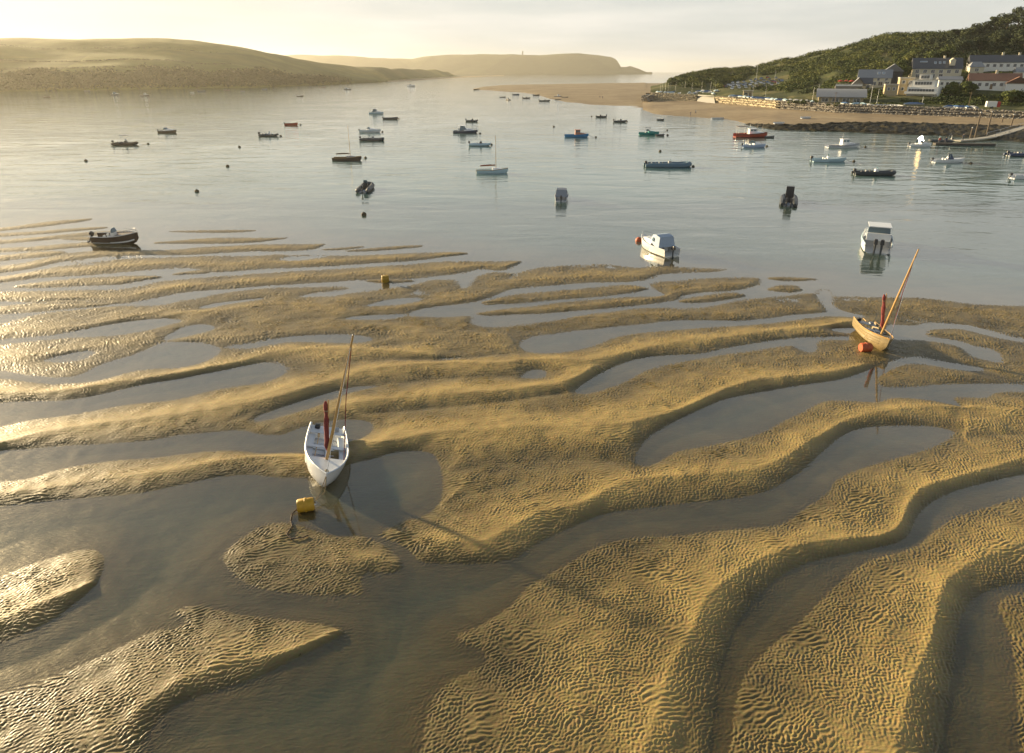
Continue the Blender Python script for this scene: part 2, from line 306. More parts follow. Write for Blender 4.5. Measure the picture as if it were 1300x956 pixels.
# crest lines of the broad bars: (height in metres, points)
CREST = [
 (.20, [(215, 400), (243, 397), (285, 395), (308, 391.5), (338, 387.7), (369, 386), (400, 388.5), (427, 395)]),
 (.13, [(235, 432), (270, 429), (310, 427.5), (354, 422), (396, 418), (434, 416.8), (472, 412.5), (505, 415), (536, 419), (560, 421), (581, 419.5), (592, 414)]),
 (.16, [(-90, 441), (0, 425), (38, 420), (76, 418), (127, 411), (170, 402), (203, 396)]),
 (.14, [(470, 394), (510, 391), (545, 386), (575, 383), (600, 379), (625, 370)]),
 (.16, [(660, 357), (700, 353.5), (740, 352), (790, 351.5), (815, 350)]),
 (.14, [(-90, 462), (0, 456), (51, 452), (101, 444), (152, 436), (195, 430)]),
 (.30, [(-90, 505), (0, 501), (51, 501), (101, 496), (152, 486), (203, 479.7), (254, 471), (305, 460.6), (330, 453), (353, 447), (383, 445), (425, 444.6), (472, 445.4), (510, 448), (548, 451.7)]),
 (.32, [(-90, 585), (0, 566), (51, 552), (101, 544), (152, 538), (203, 531.7), (254, 525), (305, 516), (330, 511), (371, 502), (409, 489), (442, 480), (460, 473), (498, 468), (536, 464), (574, 462),
        (612, 464), (640, 464), (665, 459), (703, 458), (741, 462), (762, 458), (792, 450.5), (830, 441.6), (868, 435), (919, 431), (966, 424), (1000, 420), (1040, 417), (1080, 410)]),
 (.34, [(448, 515), (472, 511), (510, 507.6), (548, 505), (586, 501.7), (625, 499.5), (651, 497), (681, 493), (705, 491.5), (720, 486), (741, 477), (752, 468)]),
 (.34, [(448, 562), (472, 566), (500, 563), (523, 558), (548, 552), (599, 549.5), (650, 546), (712, 545), (758, 543), (789, 541.5), (805, 538.5), (818, 535), (843, 529), (868, 520), (894, 509),
        (919, 496), (945, 488.5), (970, 483), (1010, 480), (1046, 475), (1077, 470), (1095, 465)]),
 (.24, [(-90, 640), (0, 628), (76, 620.5), (152, 608), (228, 597.7), (279, 587.5), (330, 582), (383, 582), (430, 578)]),
 (.30, [(562, 690), (599, 694), (625, 685.7), (650, 673), (675, 657), (700, 649), (740, 642), (772, 624), (792, 615.5), (818, 610), (856, 609), (894, 606.6), (945, 601), (970, 594), (995, 584), (1021, 566.6),
        (1046, 552), (1071, 536), (1097, 528.5), (1148, 521), (1198, 518), (1249, 521), (1300, 525), (1480, 520)]),
 (.30, [(843, 880), (852, 850), (868, 818), (884, 792), (894, 762), (919, 741.6), (945, 724), (970, 709), (1003, 698), (1038, 691), (1071, 687), (1110, 685), (1136, 676), (1145, 663), (1153, 637), (1173, 619),
        (1211, 610), (1249, 598), (1275, 592), (1300, 582), (1480, 545)]),
 (.28, [(800, 1010), (820, 950), (843, 880)]),
 (.30, [(1130, 980), (1148, 900), (1158, 861), (1168, 843), (1183, 805), (1188, 769), (1198, 741), (1219, 726), (1244, 711), (1275, 701), (1300, 688), (1480, 665)]),
 (.24, [(-90, 835), (0, 790), (51, 769.5), (89, 755), (120, 741)]),
 (.20, [(170, 905), (228, 866), (254, 857), (292, 843), (330, 836), (345, 836), (371, 828), (409, 812), (430, 803)]),
 (.10, [(310, 702), (360, 690), (420, 700), (480, 716), (505, 714)]),
 (.12, [(1150, 478), (1200, 475), (1240, 478)]), (.12, [(1265, 470), (1300, 474), (1400, 478)]),
 (.13, [(1130, 388), (1177, 390), (1231, 394), (1300, 398), (1400, 402)]), (.12, [(930, 400), (966, 394), (1004, 393), (1036, 393)]),
 (.12, [(700, 403), (760, 403), (810, 399), (860, 399), (905, 399), (930, 400)]),
 (.10, [(1190, 423), (1225, 427), (1260, 436), (1300, 448)]), (.08, [(1180, 440), (1215, 446)]),
 (.16, [(1420, 880), (1400, 960)]), (.10, [(975, 455), (1030, 455), (1080, 450), (1096, 442)]),
]
# damp hollows with no standing water
LOW = [
 (.03, [(285, 416), (335, 412), (385, 406), (430, 402)]), (.02, [(300, 405), (350, 402)]),
 (.04, [(480, 440), (560, 433), (610, 432), (645, 436)]),
 (.01, [(455, 460), (500, 457), (548, 457), (590, 455), (640, 450)]), (.01, [(490, 487), (560, 482), (620, 478), (655, 478)]),
 (.005, [(470, 526), (540, 520), (600, 515), (660, 508), (715, 500)]),
 (.02, [(575, 600), (630, 590), (690, 585), (750, 585), (800, 588)]), (.03, [(565, 640), (610, 625), (660, 612)]),
 (.05, [(1235, 556), (1300, 552), (1400, 548)]),
]

def chaikin(p, closed, it=2):
    p = np.array(p, float)
    for _ in range(it):
        q = np.roll(p, -1, 0) if closed else p[1:]
        a = p if closed else p[:-1]
        n = np.empty((2 * len(a), 2)); n[0::2] = .75 * a + .25 * q; n[1::2] = .25 * a + .75 * q
        p = n if closed else np.vstack([p[:1], n, p[-1:]])
    return p

def pxw(p):                                        # photo pixel -> ground, arrays
    u = (p[..., 0] - CX) / FPX; v = (p[..., 1] - CY) / FPX
    t = CAMH / (SP + v * CP)
    return np.stack([u * t, (CP - v * SP) * t], -1)

# the ground raster: fan shaped cells, finer near the camera
gy = np.concatenate([np.arange(262, 420, 0.5), np.arange(420, 1002, 1.0)]); gx = np.arange(-300, 1602, 1.5)
PX, PY = np.meshgrid(gx, gy)
W = pxw(np.stack([PX, PY], -1)).astype(np.float32)
rowt = (CAMH / (SP + (gy - CY) / FPX * CP))

def inside(poly, jitter=None):
    """even-odd test on the raster, by scanline"""
    m = np.zeros(PX.shape, bool)
    a = poly; b = np.roll(poly, -1, 0)
    for i, y in enumerate(gy):
        c = (a[:, 1] <= y) != (b[:, 1] <= y)
        if not c.any(): continue
        xs = a[c, 0] + (y - a[c, 1]) * (b[c, 0] - a[c, 0]) / (b[c, 1] - a[c, 1])
        xs.sort(); k = np.searchsorted(xs, gx)
        m[i] = (k % 2) == 1
    return m
def seg_dist(D, pts, closed, rad, val=None, V=None):
    Wp = pxw(pts).astype(np.float32)
    n = len(pts)
    for i in range(n if closed else n - 1):
        j = (i + 1) % n
        A = Wp[i]; B = Wp[j]
        y0, y1 = min(A[1], B[1]) - rad, max(A[1], B[1]) + rad
        # rows: world y falls with py
        wy = W[:, 0, 1]
        r = np.nonzero((wy >= y0) & (wy <= y1))[0]
        if len(r) == 0: continue
        r0, r1 = r[0], r[-1] + 1
        s = rowt[r1 - 1] / FPX                     # metres per pixel in the nearest of these rows
        xa, xb = min(A[0], B[0]) - rad, max(A[0], B[0]) + rad
        cand = [CX + xx * FPX / tt for xx in (xa, xb) for tt in (rowt[r0], rowt[r1 - 1])]
        c0 = max(0, int((min(cand) - gx[0]) / 1.5) - 1); c1 = min(len(gx), int((max(cand) - gx[0]) / 1.5) + 2)
        if c1 <= c0: continue
        P = W[r0:r1, c0:c1]; AB = B - A; L2 = float(AB @ AB) + 1e-9
        t = np.clip(((P - A) @ AB) / L2, 0, 1)
        d = np.hypot(P[..., 0] - A[0] - t * AB[0], P[..., 1] - A[1] - t * AB[1])
        sub = D[r0:r1, c0:c1]; m = d < sub
        sub[m] = d[m]
        if V is not None: V[r0:r1, c0:c1][m] = val

def widen(p):                                      # carry the outermost points well beyond the picture
    out = lambda q: q[0] <= -60 or q[0] >= 1380
    r = []
    for i, q in enumerate(p):
        if not out(q): r.append(q); continue
        far = (q[0] + (-420 if q[0] < 0 else 420), q[1])
        prev_in = i > 0 and not out(p[i - 1]); next_in = i < len(p) - 1 and not out(p[i + 1])
        if prev_in: r.append(q)
        r.append(far)
        if next_in: r.append(q)
    return r
LAND = widen(LAND); ISL = [widen(p) for p in ISL]; POOL = [widen(p) for p in POOL]; CREST = [(h, widen(p)) for h, p in CREST]
polys_l = [chaikin(LAND, True)] + [chaikin(p, True, 2) for p in ISL]
polys_p = [chaikin(p, True) for p in POOL]; polys_b = [chaikin(p, True) for p in BARS]
dry = np.zeros(PX.shape, bool)
for p in polys_l: dry |= inside(p)
for p in polys_p: dry &= ~inside(p)
for p in polys_b: dry |= inside(p)
SEA_R = 9.0
dedge = np.full(PX.shape, SEA_R, np.float32)
for p in polys_l: seg_dist(dedge, p, True, SEA_R)
for p in polys_p + polys_b: seg_dist(dedge, p, True, 5.0)
dcrest = np.full(PX.shape, 9.0, np.float32); hcrest = np.full(PX.shape, .12, np.float32)
for h, p in CREST: seg_dist(dcrest, chaikin(p, False), False, 9.0, h, hcrest)
for p in ISL[:-1]:                                  # bars standing clear of the bay: crest close to their near edge
    n = len(p) // 2
    top = np.array(p[:n]); bot = np.array(p[n:][::-1])
    c = top * .42 + bot * .58
    th = float(np.max(pxw(top)[:, 1] - pxw(bot)[:, 1]))
    seg_dist(dcrest, chaikin(c, False), False, 5.0, min(.19, .05 + .028 * th), hcrest)
seg_dist(dcrest, chaikin([(630, 397), (683, 394), (740, 389), (790, 384), (845, 378.5), (858, 370), (900, 365), (950, 360)], False), False, 5.0, .13, hcrest)
def blur(A, ry, rx, it=3):
    for _ in range(it):
        for ax, r in ((0, ry), (1, rx)):
            B = np.concatenate([np.repeat(A.take([0], ax), r + 1, ax), A, np.repeat(A.take([-1], ax), r, ax)], ax)
            C = np.cumsum(B.astype(np.float64), ax); n = A.shape[ax]; k = 2 * r + 1
            A = ((C.take(range(k, n + k), ax) - C.take(range(0, n), ax)) / k).astype(np.float32)
    return A
hcrest = blur(hcrest, 7, 16) * .58
dlow = np.full(PX.shape, 5.0, np.float32); hlow = np.zeros(PX.shape, np.float32)
for h, p in LOW: seg_dist(dlow, chaikin(p, False), False, 5.0, h, hlow)

# periodic filtered noise fields
def field(n, size, k0, bw, ang=None, spread=None, seed=0):
    rng = np.random.default_rng(seed)
    F = np.fft.fft2(rng.standard_normal((n, n)))
    f = np.fft.fftfreq(n, size / n); KX, KY = np.meshgrid(f, f)
    K = np.hypot(KX, KY) + 1e-9
    A = np.exp(-((K - k0) / (bw * k0)) ** 2)
    if ang is not None:
        th = np.arctan2(KY, KX); d = np.angle(np.exp(2j * (th - ang))) / 2
        A *= np.exp(-(d / spread) ** 2)
    o = np.real(np.fft.ifft2(F * A)); return ((o - o.mean()) / o.std()).astype(np.float32)
def samp(T, size, x, y):
    n = T.shape[0]; u = x / size * n; v = y / size * n
    i = np.floor(u).astype(np.int64); j = np.floor(v).astype(np.int64)
    a = (u - i).astype(np.float32); b = (v - j).astype(np.float32)
    i0 = i % n; i1 = (i + 1) % n; j0 = j % n; j1 = (j + 1) % n
    return (T[j0, i0] * (1 - a) + T[j0, i1] * a) * (1 - b) + (T[j1, i0] * (1 - a) + T[j1, i1] * a) * b
LOWN = field(512, 64.0, 1 / 6.0, .7, seed=3); MIDN = field(512, 20.0, 1 / 1.3, .6, seed=4)
RA = field(1024, 22.0, 1 / .135, .42, R(97), R(26), seed=11)
RB = field(1024, 21.0, 1 / .130, .42, R(116), R(26), seed=12)
RD = field(1024, 24.0, 1 / .185, .42, R(106), R(32), seed=14)
RC = field(1024, 20.0, 1 / .130, .50, R(155), R(30), seed=13)

ln = samp(LOWN, 64.0, W[..., 0], W[..., 1]); mn = samp(MIDN, 20.0, W[..., 0], W[..., 1])
dlo = np.minimum(dedge, dlow); hl = np.where(dlow < dedge, hlow, 0)
wgt = dlo / (dlo + dcrest + 1e-4)
wgt = 1 - (1 - wgt) ** 1.08
Hdry = hl + (hcrest - hl) * wgt + 0.012 * ln * np.clip(dedge, 0, 1) + 0.006 * mn * np.clip(dedge * 2, 0, 1) + np.clip(dedge * .04, 0, .012)
Hwet = -np.minimum(.055 * dedge + .004, .12) - .004 * mn * np.clip(dedge * 2, 0, 1)
sea = inside(chaikin(LAND, True)) == False          # open water deepens away from the flat
Hsea = -np.minimum(.035 * dedge, .08) - np.maximum(0, dedge - 2.5) * .055
Hwet = np.where(sea, Hsea, Hwet)
hcrest = None
H0 = blur(np.where(dry, Hdry, Hwet).astype(np.float32), 1, 1, 1)

def terrain_at(px, py):
    """height of the sheet at raster coordinates (arrays)"""
    fy = np.interp(py, gy, np.arange(len(gy))); fx = (px - gx[0]) / 1.5
    i = np.clip(fy.astype(int), 0, len(gy) - 2); j = np.clip(fx.astype(int), 0, len(gx) - 2)
    a = np.clip(fy - i, 0, 1); b = np.clip(fx - j, 0, 1)
    return (H0[i, j] * (1 - b) + H0[i, j + 1] * b) * (1 - a) + (H0[i + 1, j] * (1 - b) + H0[i + 1, j + 1] * b) * a

# fine mesh with the ripples modelled
fy = np.concatenate([np.arange(262, 420, 0.5), np.arange(420, 1001, 0.72), np.geomspace(1003, 1900, 40)])
fx = np.concatenate([np.array([-1300, -1000, -760, -580, -440, -360, -310, -280, -260, -250]), np.arange(-240, 1541, 1.2), np.array([1550, 1570, 1600, 1660, 1780, 1940, 2150, 2500])])
FX, FY = np.meshgrid(fx, fy)
Wf = pxw(np.stack([FX, FY], -1)); x_, y_ = Wf[..., 0], Wf[..., 1]
Hf = terrain_at(FX, FY)
wx = x_ + .03 * samp(MIDN, 20.0, x_, y_); wy = y_ + .03 * samp(MIDN, 20.0, y_ + 7, x_)
q1 = 1 / (1 + np.exp(-3.2 * samp(LOWN, 64.0, x_ * 1.3 + 5, y_ * 1.3))); q2 = 1 / (1 + np.exp(-3.2 * (samp(LOWN, 64.0, x_ + 31, y_ + 9) + (x_ - 8) * .12)))
rip = samp(RA, 22.0, wx, wy) * (1 - q1) + samp(RB, 21.0, wx, wy) * q1
rip = rip * (.80 - .15 * q2) + samp(RC, 20.0, wx, wy) * (.70 + .15 * q2)
q3 = 1 / (1 + np.exp(-4 * (samp(LOWN, 64.0, x_ * 1.7 + 50, y_ * 1.7 + 20) - 1.1)))
rip = rip * (1 - q3) + 1.15 * samp(RD, 24.0, wx, wy) * q3
rip = np.tanh(rip * .9) + .2 * np.clip(rip, 0, 3) - .1
amp = np.interp(Hf, [-.12, -.03, -.006, .010, .115, .175], [.0009, .0019, .006, .0108, .0104, .0066])
amp = amp * np.clip(1 + .24 * samp(LOWN, 64.0, x_ * 1.6 + 3, y_ * 1.9 + 11) + .14 * samp(MIDN, 20.0, x_, y_), .25, 1.8) * np.interp(y_, [15, 28, 45, 90], [.95, 1.3, 1.9, 2.0])
edge = np.clip((FX + 245) / 60, 0, 1) * np.clip((1545 - FX) / 60, 0, 1) * np.clip((1040 - FY) / 40, 0, 1)
Hf = Hf + rip * amp * edge
# ---------------------------------------------------------------- sand, sea bed and water
def sand_material():
    m, t, N, Lk, b = mat_new('damp_rippled_sand')
    g = N.new('ShaderNodeNewGeometry'); sx = N.new('ShaderNodeSeparateXYZ'); Lk(g.outputs['Position'], sx.inputs[0])
    n1 = noise_node(N, Lk, g.outputs['Position'], 0.35, 8, .65, .6); n2 = noise_node(N, Lk, g.outputs['Position'], 9.0, 6, .65)
    wet = N.new('ShaderNodeMapRange'); wet.inputs['From Min'].default_value = -0.01; wet.inputs['From Max'].default_value = 0.15
    Lk(sx.outputs['Z'], wet.inputs['Value'])
    c1 = ramp(N, Lk, n1.outputs['Fac'], [(.35, (.265, .188, .064)), (.65, (.400, .286, .098))])
    c0 = ramp(N, Lk, n1.outputs['Fac'], [(.35, (.092, .071, .028)), (.65, (.158, .121, .047))])
    mx = N.new('ShaderNodeMix'); mx.data_type = 'RGBA'; pz = N.new('ShaderNodeMath'); pz.operation = 'POWER'; pz.inputs[1].default_value = 1.7; Lk(wet.outputs['Result'], pz.inputs[0]); Lk(pz.outputs[0], mx.inputs['Factor'])
    Lk(c0.outputs['Color'], mx.inputs['A']); Lk(c1.outputs['Color'], mx.inputs['B'])
    m2 = N.new('ShaderNodeMix'); m2.data_type = 'RGBA'; m2.blend_type = 'OVERLAY'; m2.inputs['Factor'].default_value = .35
    Lk(mx.outputs['Result'], m2.inputs['A']); Lk(n2.outputs['Color'], m2.inputs['B'])
    Lk(m2.outputs['Result'], b.inputs['Base Color'])
    rg = N.new('ShaderNodeMapRange'); rg.inputs['To Min'].default_value = .40; rg.inputs['To Max'].default_value = .55
    Lk(wet.outputs['Result'], rg.inputs['Value']); Lk(rg.outputs['Result'], b.inputs['Roughness'])
    b.inputs['Specular IOR Level'].default_value = .36
    # fine ripples and grain
    mp = N.new('ShaderNodeMapping'); mp.inputs['Rotation'].default_value = (0, 0, R(-18)); mp.inputs['Scale'].default_value = (2.2, 6.0, 1)
    Lk(g.outputs['Position'], mp.inputs['Vector'])
    n3 = noise_node(N, Lk, mp.outputs['Vector'], 1.0, 3, .5, .4); n4 = noise_node(N, Lk, g.outputs['Position'], 45.0, 3)
    b1 = N.new('ShaderNodeBump'); b1.inputs['Strength'].default_value = .8; b1.inputs['Distance'].default_value = .03; Lk(n3.outputs['Fac'], b1.inputs['Height'])
    b2 = N.new('ShaderNodeBump'); b2.inputs['Strength'].default_value = .35; b2.inputs['Distance'].default_value = .006; Lk(n4.outputs['Fac'], b2.inputs['Height'])
    Lk(b1.outputs['Normal'], b2.inputs['Normal']); Lk(b2.outputs['Normal'], b.inputs['Normal'])
    return m
M_SAND = sand_material()
sand = grid_mesh('tidal_sand_flat', np.stack([x_, y_, Hf], -1), M_SAND); tag(sand, kind='structure')

m, t, N, Lk, b = mat_new('sea_bed'); b.inputs['Base Color'].default_value = (.12, .10, .06, 1); b.inputs['Roughness'].default_value = .9
nn = noise_node(N, Lk, N.new('ShaderNodeNewGeometry').outputs['Position'], .02, 5); rr = ramp(N, Lk, nn.outputs['Fac'], [(.3, (.10, .085, .05)), (.7, (.17, .14, .08))]); Lk(rr.outputs['Color'], b.inputs['Base Color'])
bed = MB().add([(-11500, -350, -2.9), (11500, -350, -2.9), (11500, 9600, -2.9), (-11500, 9600, -2.9)], [(0, 1, 2, 3)]).build('ground', m); tag(bed, kind='structure')

def water_material():
    m, t, N, Lk, b = mat_new('estuary_water'); N.remove(b); out = N['Material Output']
    g = N.new('ShaderNodeNewGeometry'); at = N.new('ShaderNodeAttribute'); at.attribute_name = 'depth'
    # how cloudy: grows with the depth of water below
    mul = N.new('ShaderNodeMath'); mul.operation = 'MULTIPLY'; mul.inputs[1].default_value = -1.1; Lk(at.outputs['Fac'], mul.inputs[0])
    ex = N.new('ShaderNodeMath'); ex.operation = 'EXPONENT'; Lk(mul.outputs[0], ex.inputs[0])
    tr = N.new('ShaderNodeBsdfTransparent'); tr.inputs['Color'].default_value = (.95, .92, .84, 1)
    df = N.new('ShaderNodeBsdfDiffuse')
    n0 = noise_node(N, Lk, g.outputs['Position'], .012, 4)
    cr = ramp(N, Lk, n0.outputs['Fac'], [(.35, (.105, .205, .180)), (.65, (.135, .235, .205))]); Lk(cr.outputs['Color'], df.inputs['Color'])
    mb = N.new('ShaderNodeMixShader'); Lk(ex.outputs[0], mb.inputs['Fac']); Lk(df.outputs[0], mb.inputs[1]); Lk(tr.outputs[0], mb.inputs[2])
    # waves
    mp = N.new('ShaderNodeMapping'); mp.inputs['Rotation'].default_value = (0, 0, R(8)); mp.inputs['Scale'].default_value = (.45, 1.0, 1)
    Lk(g.outputs['Position'], mp.inputs['Vector'])
    w1 = noise_node(N, Lk, mp.outputs['Vector'], 1.6, 4, .55, .3); w2 = noise_node(N, Lk, mp.outputs['Vector'], .22, 3, .5, .5)
    w3 = noise_node(N, Lk, g.outputs['Position'], .03, 3, .6)
    pr = ramp(N, Lk, w3.outputs['Fac'], [(.38, (.25,) * 3), (.62, (1,) * 3)])
    dd = N.new('ShaderNodeMapRange'); dd.inputs['From Min'].default_value = .05; dd.inputs['From Max'].default_value = .6; dd.inputs['To Min'].default_value = .02; dd.inputs['To Max'].default_value = .55
    Lk(at.outputs['Fac'], dd.inputs['Value'])
    st = N.new('ShaderNodeMath'); st.operation = 'MULTIPLY'; Lk(dd.outputs[0], st.inputs[0]); Lk(pr.outputs['Color'], st.inputs[1])
    b1 = N.new('ShaderNodeBump'); b1.inputs['Distance'].default_value = .10; Lk(w1.outputs['Fac'], b1.inputs['Height']); Lk(st.outputs[0], b1.inputs['Strength'])
    b2 = N.new('ShaderNodeBump'); b2.inputs['Distance'].default_value = .35; Lk(w2.outputs['Fac'], b2.inputs['Height']); Lk(dd.outputs[0], b2.inputs['Strength'])
    Lk(b1.outputs['Normal'], b2.inputs['Normal'])
    gl = N.new('ShaderNodeBsdfGlossy'); gl.inputs['Roughness'].default_value = .05; Lk(b2.outputs['Normal'], gl.inputs['Normal'])
    # Schlick reflectance, the same from above and below the surface
    dp = N.new('ShaderNodeVectorMath'); dp.operation = 'DOT_PRODUCT'; Lk(g.outputs['Incoming'], dp.inputs[0]); Lk(b2.outputs['Normal'], dp.inputs[1])
    ab = N.new('ShaderNodeMath'); ab.operation = 'ABSOLUTE'; Lk(dp.outputs['Value'], ab.inputs[0])
    om = N.new('ShaderNodeMath'); om.operation = 'SUBTRACT'; om.inputs[0].default_value = 1.0; om.use_clamp = True; Lk(ab.outputs[0], om.inputs[1])
    pw = N.new('ShaderNodeMath'); pw.operation = 'POWER'; pw.inputs[1].default_value = 3.3; Lk(om.outputs[0], pw.inputs[0])
    fr = N.new('ShaderNodeMath'); fr.operation = 'MULTIPLY_ADD'; fr.inputs[1].default_value = .96; fr.inputs[2].default_value = .035; Lk(pw.outputs[0], fr.inputs[0])
    ms = N.new('ShaderNodeMixShader'); Lk(fr.outputs[0], ms.inputs['Fac']); Lk(mb.outputs[0], ms.inputs[1]); Lk(gl.outputs[0], ms.inputs[2])
    Lk(ms.outputs[0], out.inputs['Surface'])
    return m
M_WATER = water_material()
wy_px = np.concatenate([np.array([91.82, 92.2, 93, 94, 96, 99, 103, 108, 115, 125, 140, 160, 185, 215, 240, 255]), np.arange(262, 1000, 2.0), np.geomspace(1003, 1900, 20)])
wx_px = np.concatenate([np.array([-1300, -1000, -760, -580, -420, -360, -320]), np.arange(-300, 1601, 3.0), np.array([1620, 1660, 1780, 1940, 2150, 2500])])
WX, WY = np.meshgrid(wx_px, wy_px)
Ww = pxw(np.stack([WX, WY], -1))
dep = np.maximum(-terrain_at(np.clip(WX, -300, 1600), np.clip(WY, 262, 1001)), 0)
dep = np.where(WY < 262, dep + (262 - WY) * .05, dep)
water = grid_mesh('water', np.stack([Ww[..., 0], Ww[..., 1], np.zeros_like(WX)], -1), M_WATER, attrs={'depth': dep}); tag(water, kind='structure')
# ---------------------------------------------------------------- evening haze over the estuary
m, t, N, Lk, b = mat_new('evening_haze'); N.remove(b)
pv = N.new('ShaderNodeVolumePrincipled'); pv.inputs['Color'].default_value = (1.0, .96, .84, 1); pv.inputs['Density'].default_value = 0.8e-4
pv.inputs['Anisotropy'].default_value = 0.55
Lk(pv.outputs[0], N['Material Output'].inputs['Volume'])
hz = MB().box((0, 4700, 55), (24000, 10200, 118)).build('haze', m); tag(hz, kind='stuff')
# ================================================================ hills, spit, headland
from mathutils.bvhtree import BVHTree
rng = random.Random(7)
def land_material(name, dark, mid, light, scale=.03, fields=None, rough=.95, bump=0.0):
    m, t, N, Lk, b = mat_new(name); g = N.new('ShaderNodeNewGeometry')
    n1 = noise_node(N, Lk, g.outputs['Position'], scale, 7, .62, .4); n2 = noise_node(N, Lk, g.outputs['Position'], scale * 9, 5, .6)
    r1 = ramp(N, Lk, n1.outputs['Fac'], [(.30, dark), (.5, mid), (.68, light)])
    mo = N.new('ShaderNodeMix'); mo.data_type = 'RGBA'; mo.blend_type = 'OVERLAY'; mo.inputs['Factor'].default_value = .45
    Lk(r1.outputs['Color'], mo.inputs['A']); Lk(n2.outputs['Fac'], mo.inputs['B'])
    last = mo.outputs['Result']
    if fields:                                      # pasture parcels of slightly different crops
        v = N.new('ShaderNodeTexVoronoi'); v.inputs['Scale'].default_value = fields; v.inputs['Randomness'].default_value = .8
        mp = N.new('ShaderNodeMapping'); mp.inputs['Scale'].default_value = (1, .55, 0); Lk(g.outputs['Position'], mp.inputs['Vector']); Lk(mp.outputs['Vector'], v.inputs['Vector'])
        bw_ = N.new('ShaderNodeRGBToBW'); Lk(v.outputs['Color'], bw_.inputs['Color'])
        r2 = ramp(N, Lk, bw_.outputs['Val'], [(.25, (.35, .36, .30)), (.75, (.75, .70, .55))])
        m3 = N.new('ShaderNodeMix'); m3.data_type = 'RGBA'; m3.blend_type = 'OVERLAY'; m3.inputs['Factor'].default_value = .7
        Lk(last, m3.inputs['A']); Lk(r2.outputs['Color'], m3.inputs['B']); last = m3.outputs['Result']
    Lk(last, b.inputs['Base Color']); b.inputs['Roughness'].default_value = rough; b.inputs['Specular IOR Level'].default_value = .15
    if bump:
        bp = N.new('ShaderNodeBump'); bp.inputs['Strength'].default_value = .8; bp.inputs['Distance'].default_value = bump
        Lk(n2.outputs['Fac'], bp.inputs['Height']); Lk(bp.outputs['Normal'], b.inputs['Normal'])
    return m
M_HILL = land_material('hill_pasture', (.045, .062, .013), (.080, .092, .022), (.140, .135, .038), .006, fields=.006)
M_FAR = land_material('far_headland_turf', (.040, .050, .024), (.060, .068, .034), (.085, .084, .045), .003, fields=.0035)
M_SCRUBLAND = land_material('dune_turf', (.035, .045, .014), (.070, .080, .026), (.160, .135, .058), .05, bump=.6)
M_BEACH = land_material('beach_sand', (.215, .165, .105), (.290, .225, .140), (.360, .285, .180), .035, rough=.8)
M_BEACHWET = land_material('wet_beach', (.150, .115, .065), (.190, .160, .075), (.280, .210, .120), .03, rough=.5)
M_WEED = land_material('seaweed', (.012, .011, .006), (.024, .021, .010), (.060, .048, .020), .25, rough=.6, bump=.5)

def loft_land(name, cols, curves, mat_, sub=6, amp=0.0, fscale=.02, kind='structure', rowpow=None, seed=0):
    """curves: each a list of (px, Z, z); sampled on cols and joined into one sheet, near to far"""
    rows = []
    for c in curves:
        a = np.array(c, float)
        Z = np.interp(cols, a[:, 0], a[:, 1]); z = np.interp(cols, a[:, 0], a[:, 2])
        u = (cols - CX) / FPX
        down = (CAMH - z) / Z; v = (down - SP) / CP
        rows.append(np.stack([u * Z, (CP - v * SP) * Z, z], -1))
    P = []
    n = len(rows)
    for i in range(n - 1):
        p0, p1, p2, p3 = rows[max(i - 1, 0)], rows[i], rows[i + 1], rows[min(i + 2, n - 1)]
        for k in range(sub):
            t = k / sub
            m1 = (p2 - p0) / 2; m2 = (p3 - p1) / 2
            q = (2 * t**3 - 3 * t**2 + 1) * p1 + (t**3 - 2 * t**2 + t) * m1 * .6 + (-2 * t**3 + 3 * t**2) * p2 + (t**3 - t**2) * m2 * .6
            w_ = i + t
            if amp:
                a_ = amp * min(1, w_) * min(1, (n - 1 - w_))
                nn_ = np.array([mnoise.noise((x * fscale, y * fscale, seed)) + .5 * mnoise.noise((x * fscale * 2.7, y * fscale * 2.7, seed + 5)) for x, y, _ in q])
                q = q + np.stack([0 * nn_, 0 * nn_, nn_ * a_], -1)
            P.append(q)
    P.append(rows[-1]); P = np.array(P)[::-1].copy()
    o = grid_mesh(name, P, mat_); tag(o, kind=kind)
    return o, P
def zc(py_list, Zf):                                # (px, py) points at depth Zf(px) -> (px, Z, z)
    return [(px, Zf(px), CAMH - ray(px, py)[2] * Zf(px)) for px, py in py_list]
def gc(pts, z=0.0):                                 # (px, py) points lying on the level z
    return [(px, (CAMH - z) / ray(px, py)[2], z) for px, py in pts]
def lin(c, dz, dzz):
    return [(p, Z + dz, z + dzz) for p, Z, z in c]
def mixc(a, b_, f, bump=0.0):
    A, B = np.array(a, float), np.array(b_, float); xs = sorted(set(A[:, 0]) | set(B[:, 0])); r = []
    for x in xs:
        za, zb = np.interp(x, A[:, 0], A[:, 1]), np.interp(x, B[:, 0], B[:, 1]); ha, hb = np.interp(x, A[:, 0], A[:, 2]), np.interp(x, B[:, 0], B[:, 2])
        r.append((x, za + (zb - za) * f, ha + (hb - ha) * min(1, f + bump)))
    return r
def surf_bvh(o):
    me = o.data; return BVHTree.FromPolygons([v.co for v in me.vertices], [p.vertices for p in me.polygons])
def on(bvh, x, y, z0=300):
    h = bvh.ray_cast(Vector((x, y, z0)), Vector((0, 0, -1)))
    return h[0].z if h[0] is not None else None

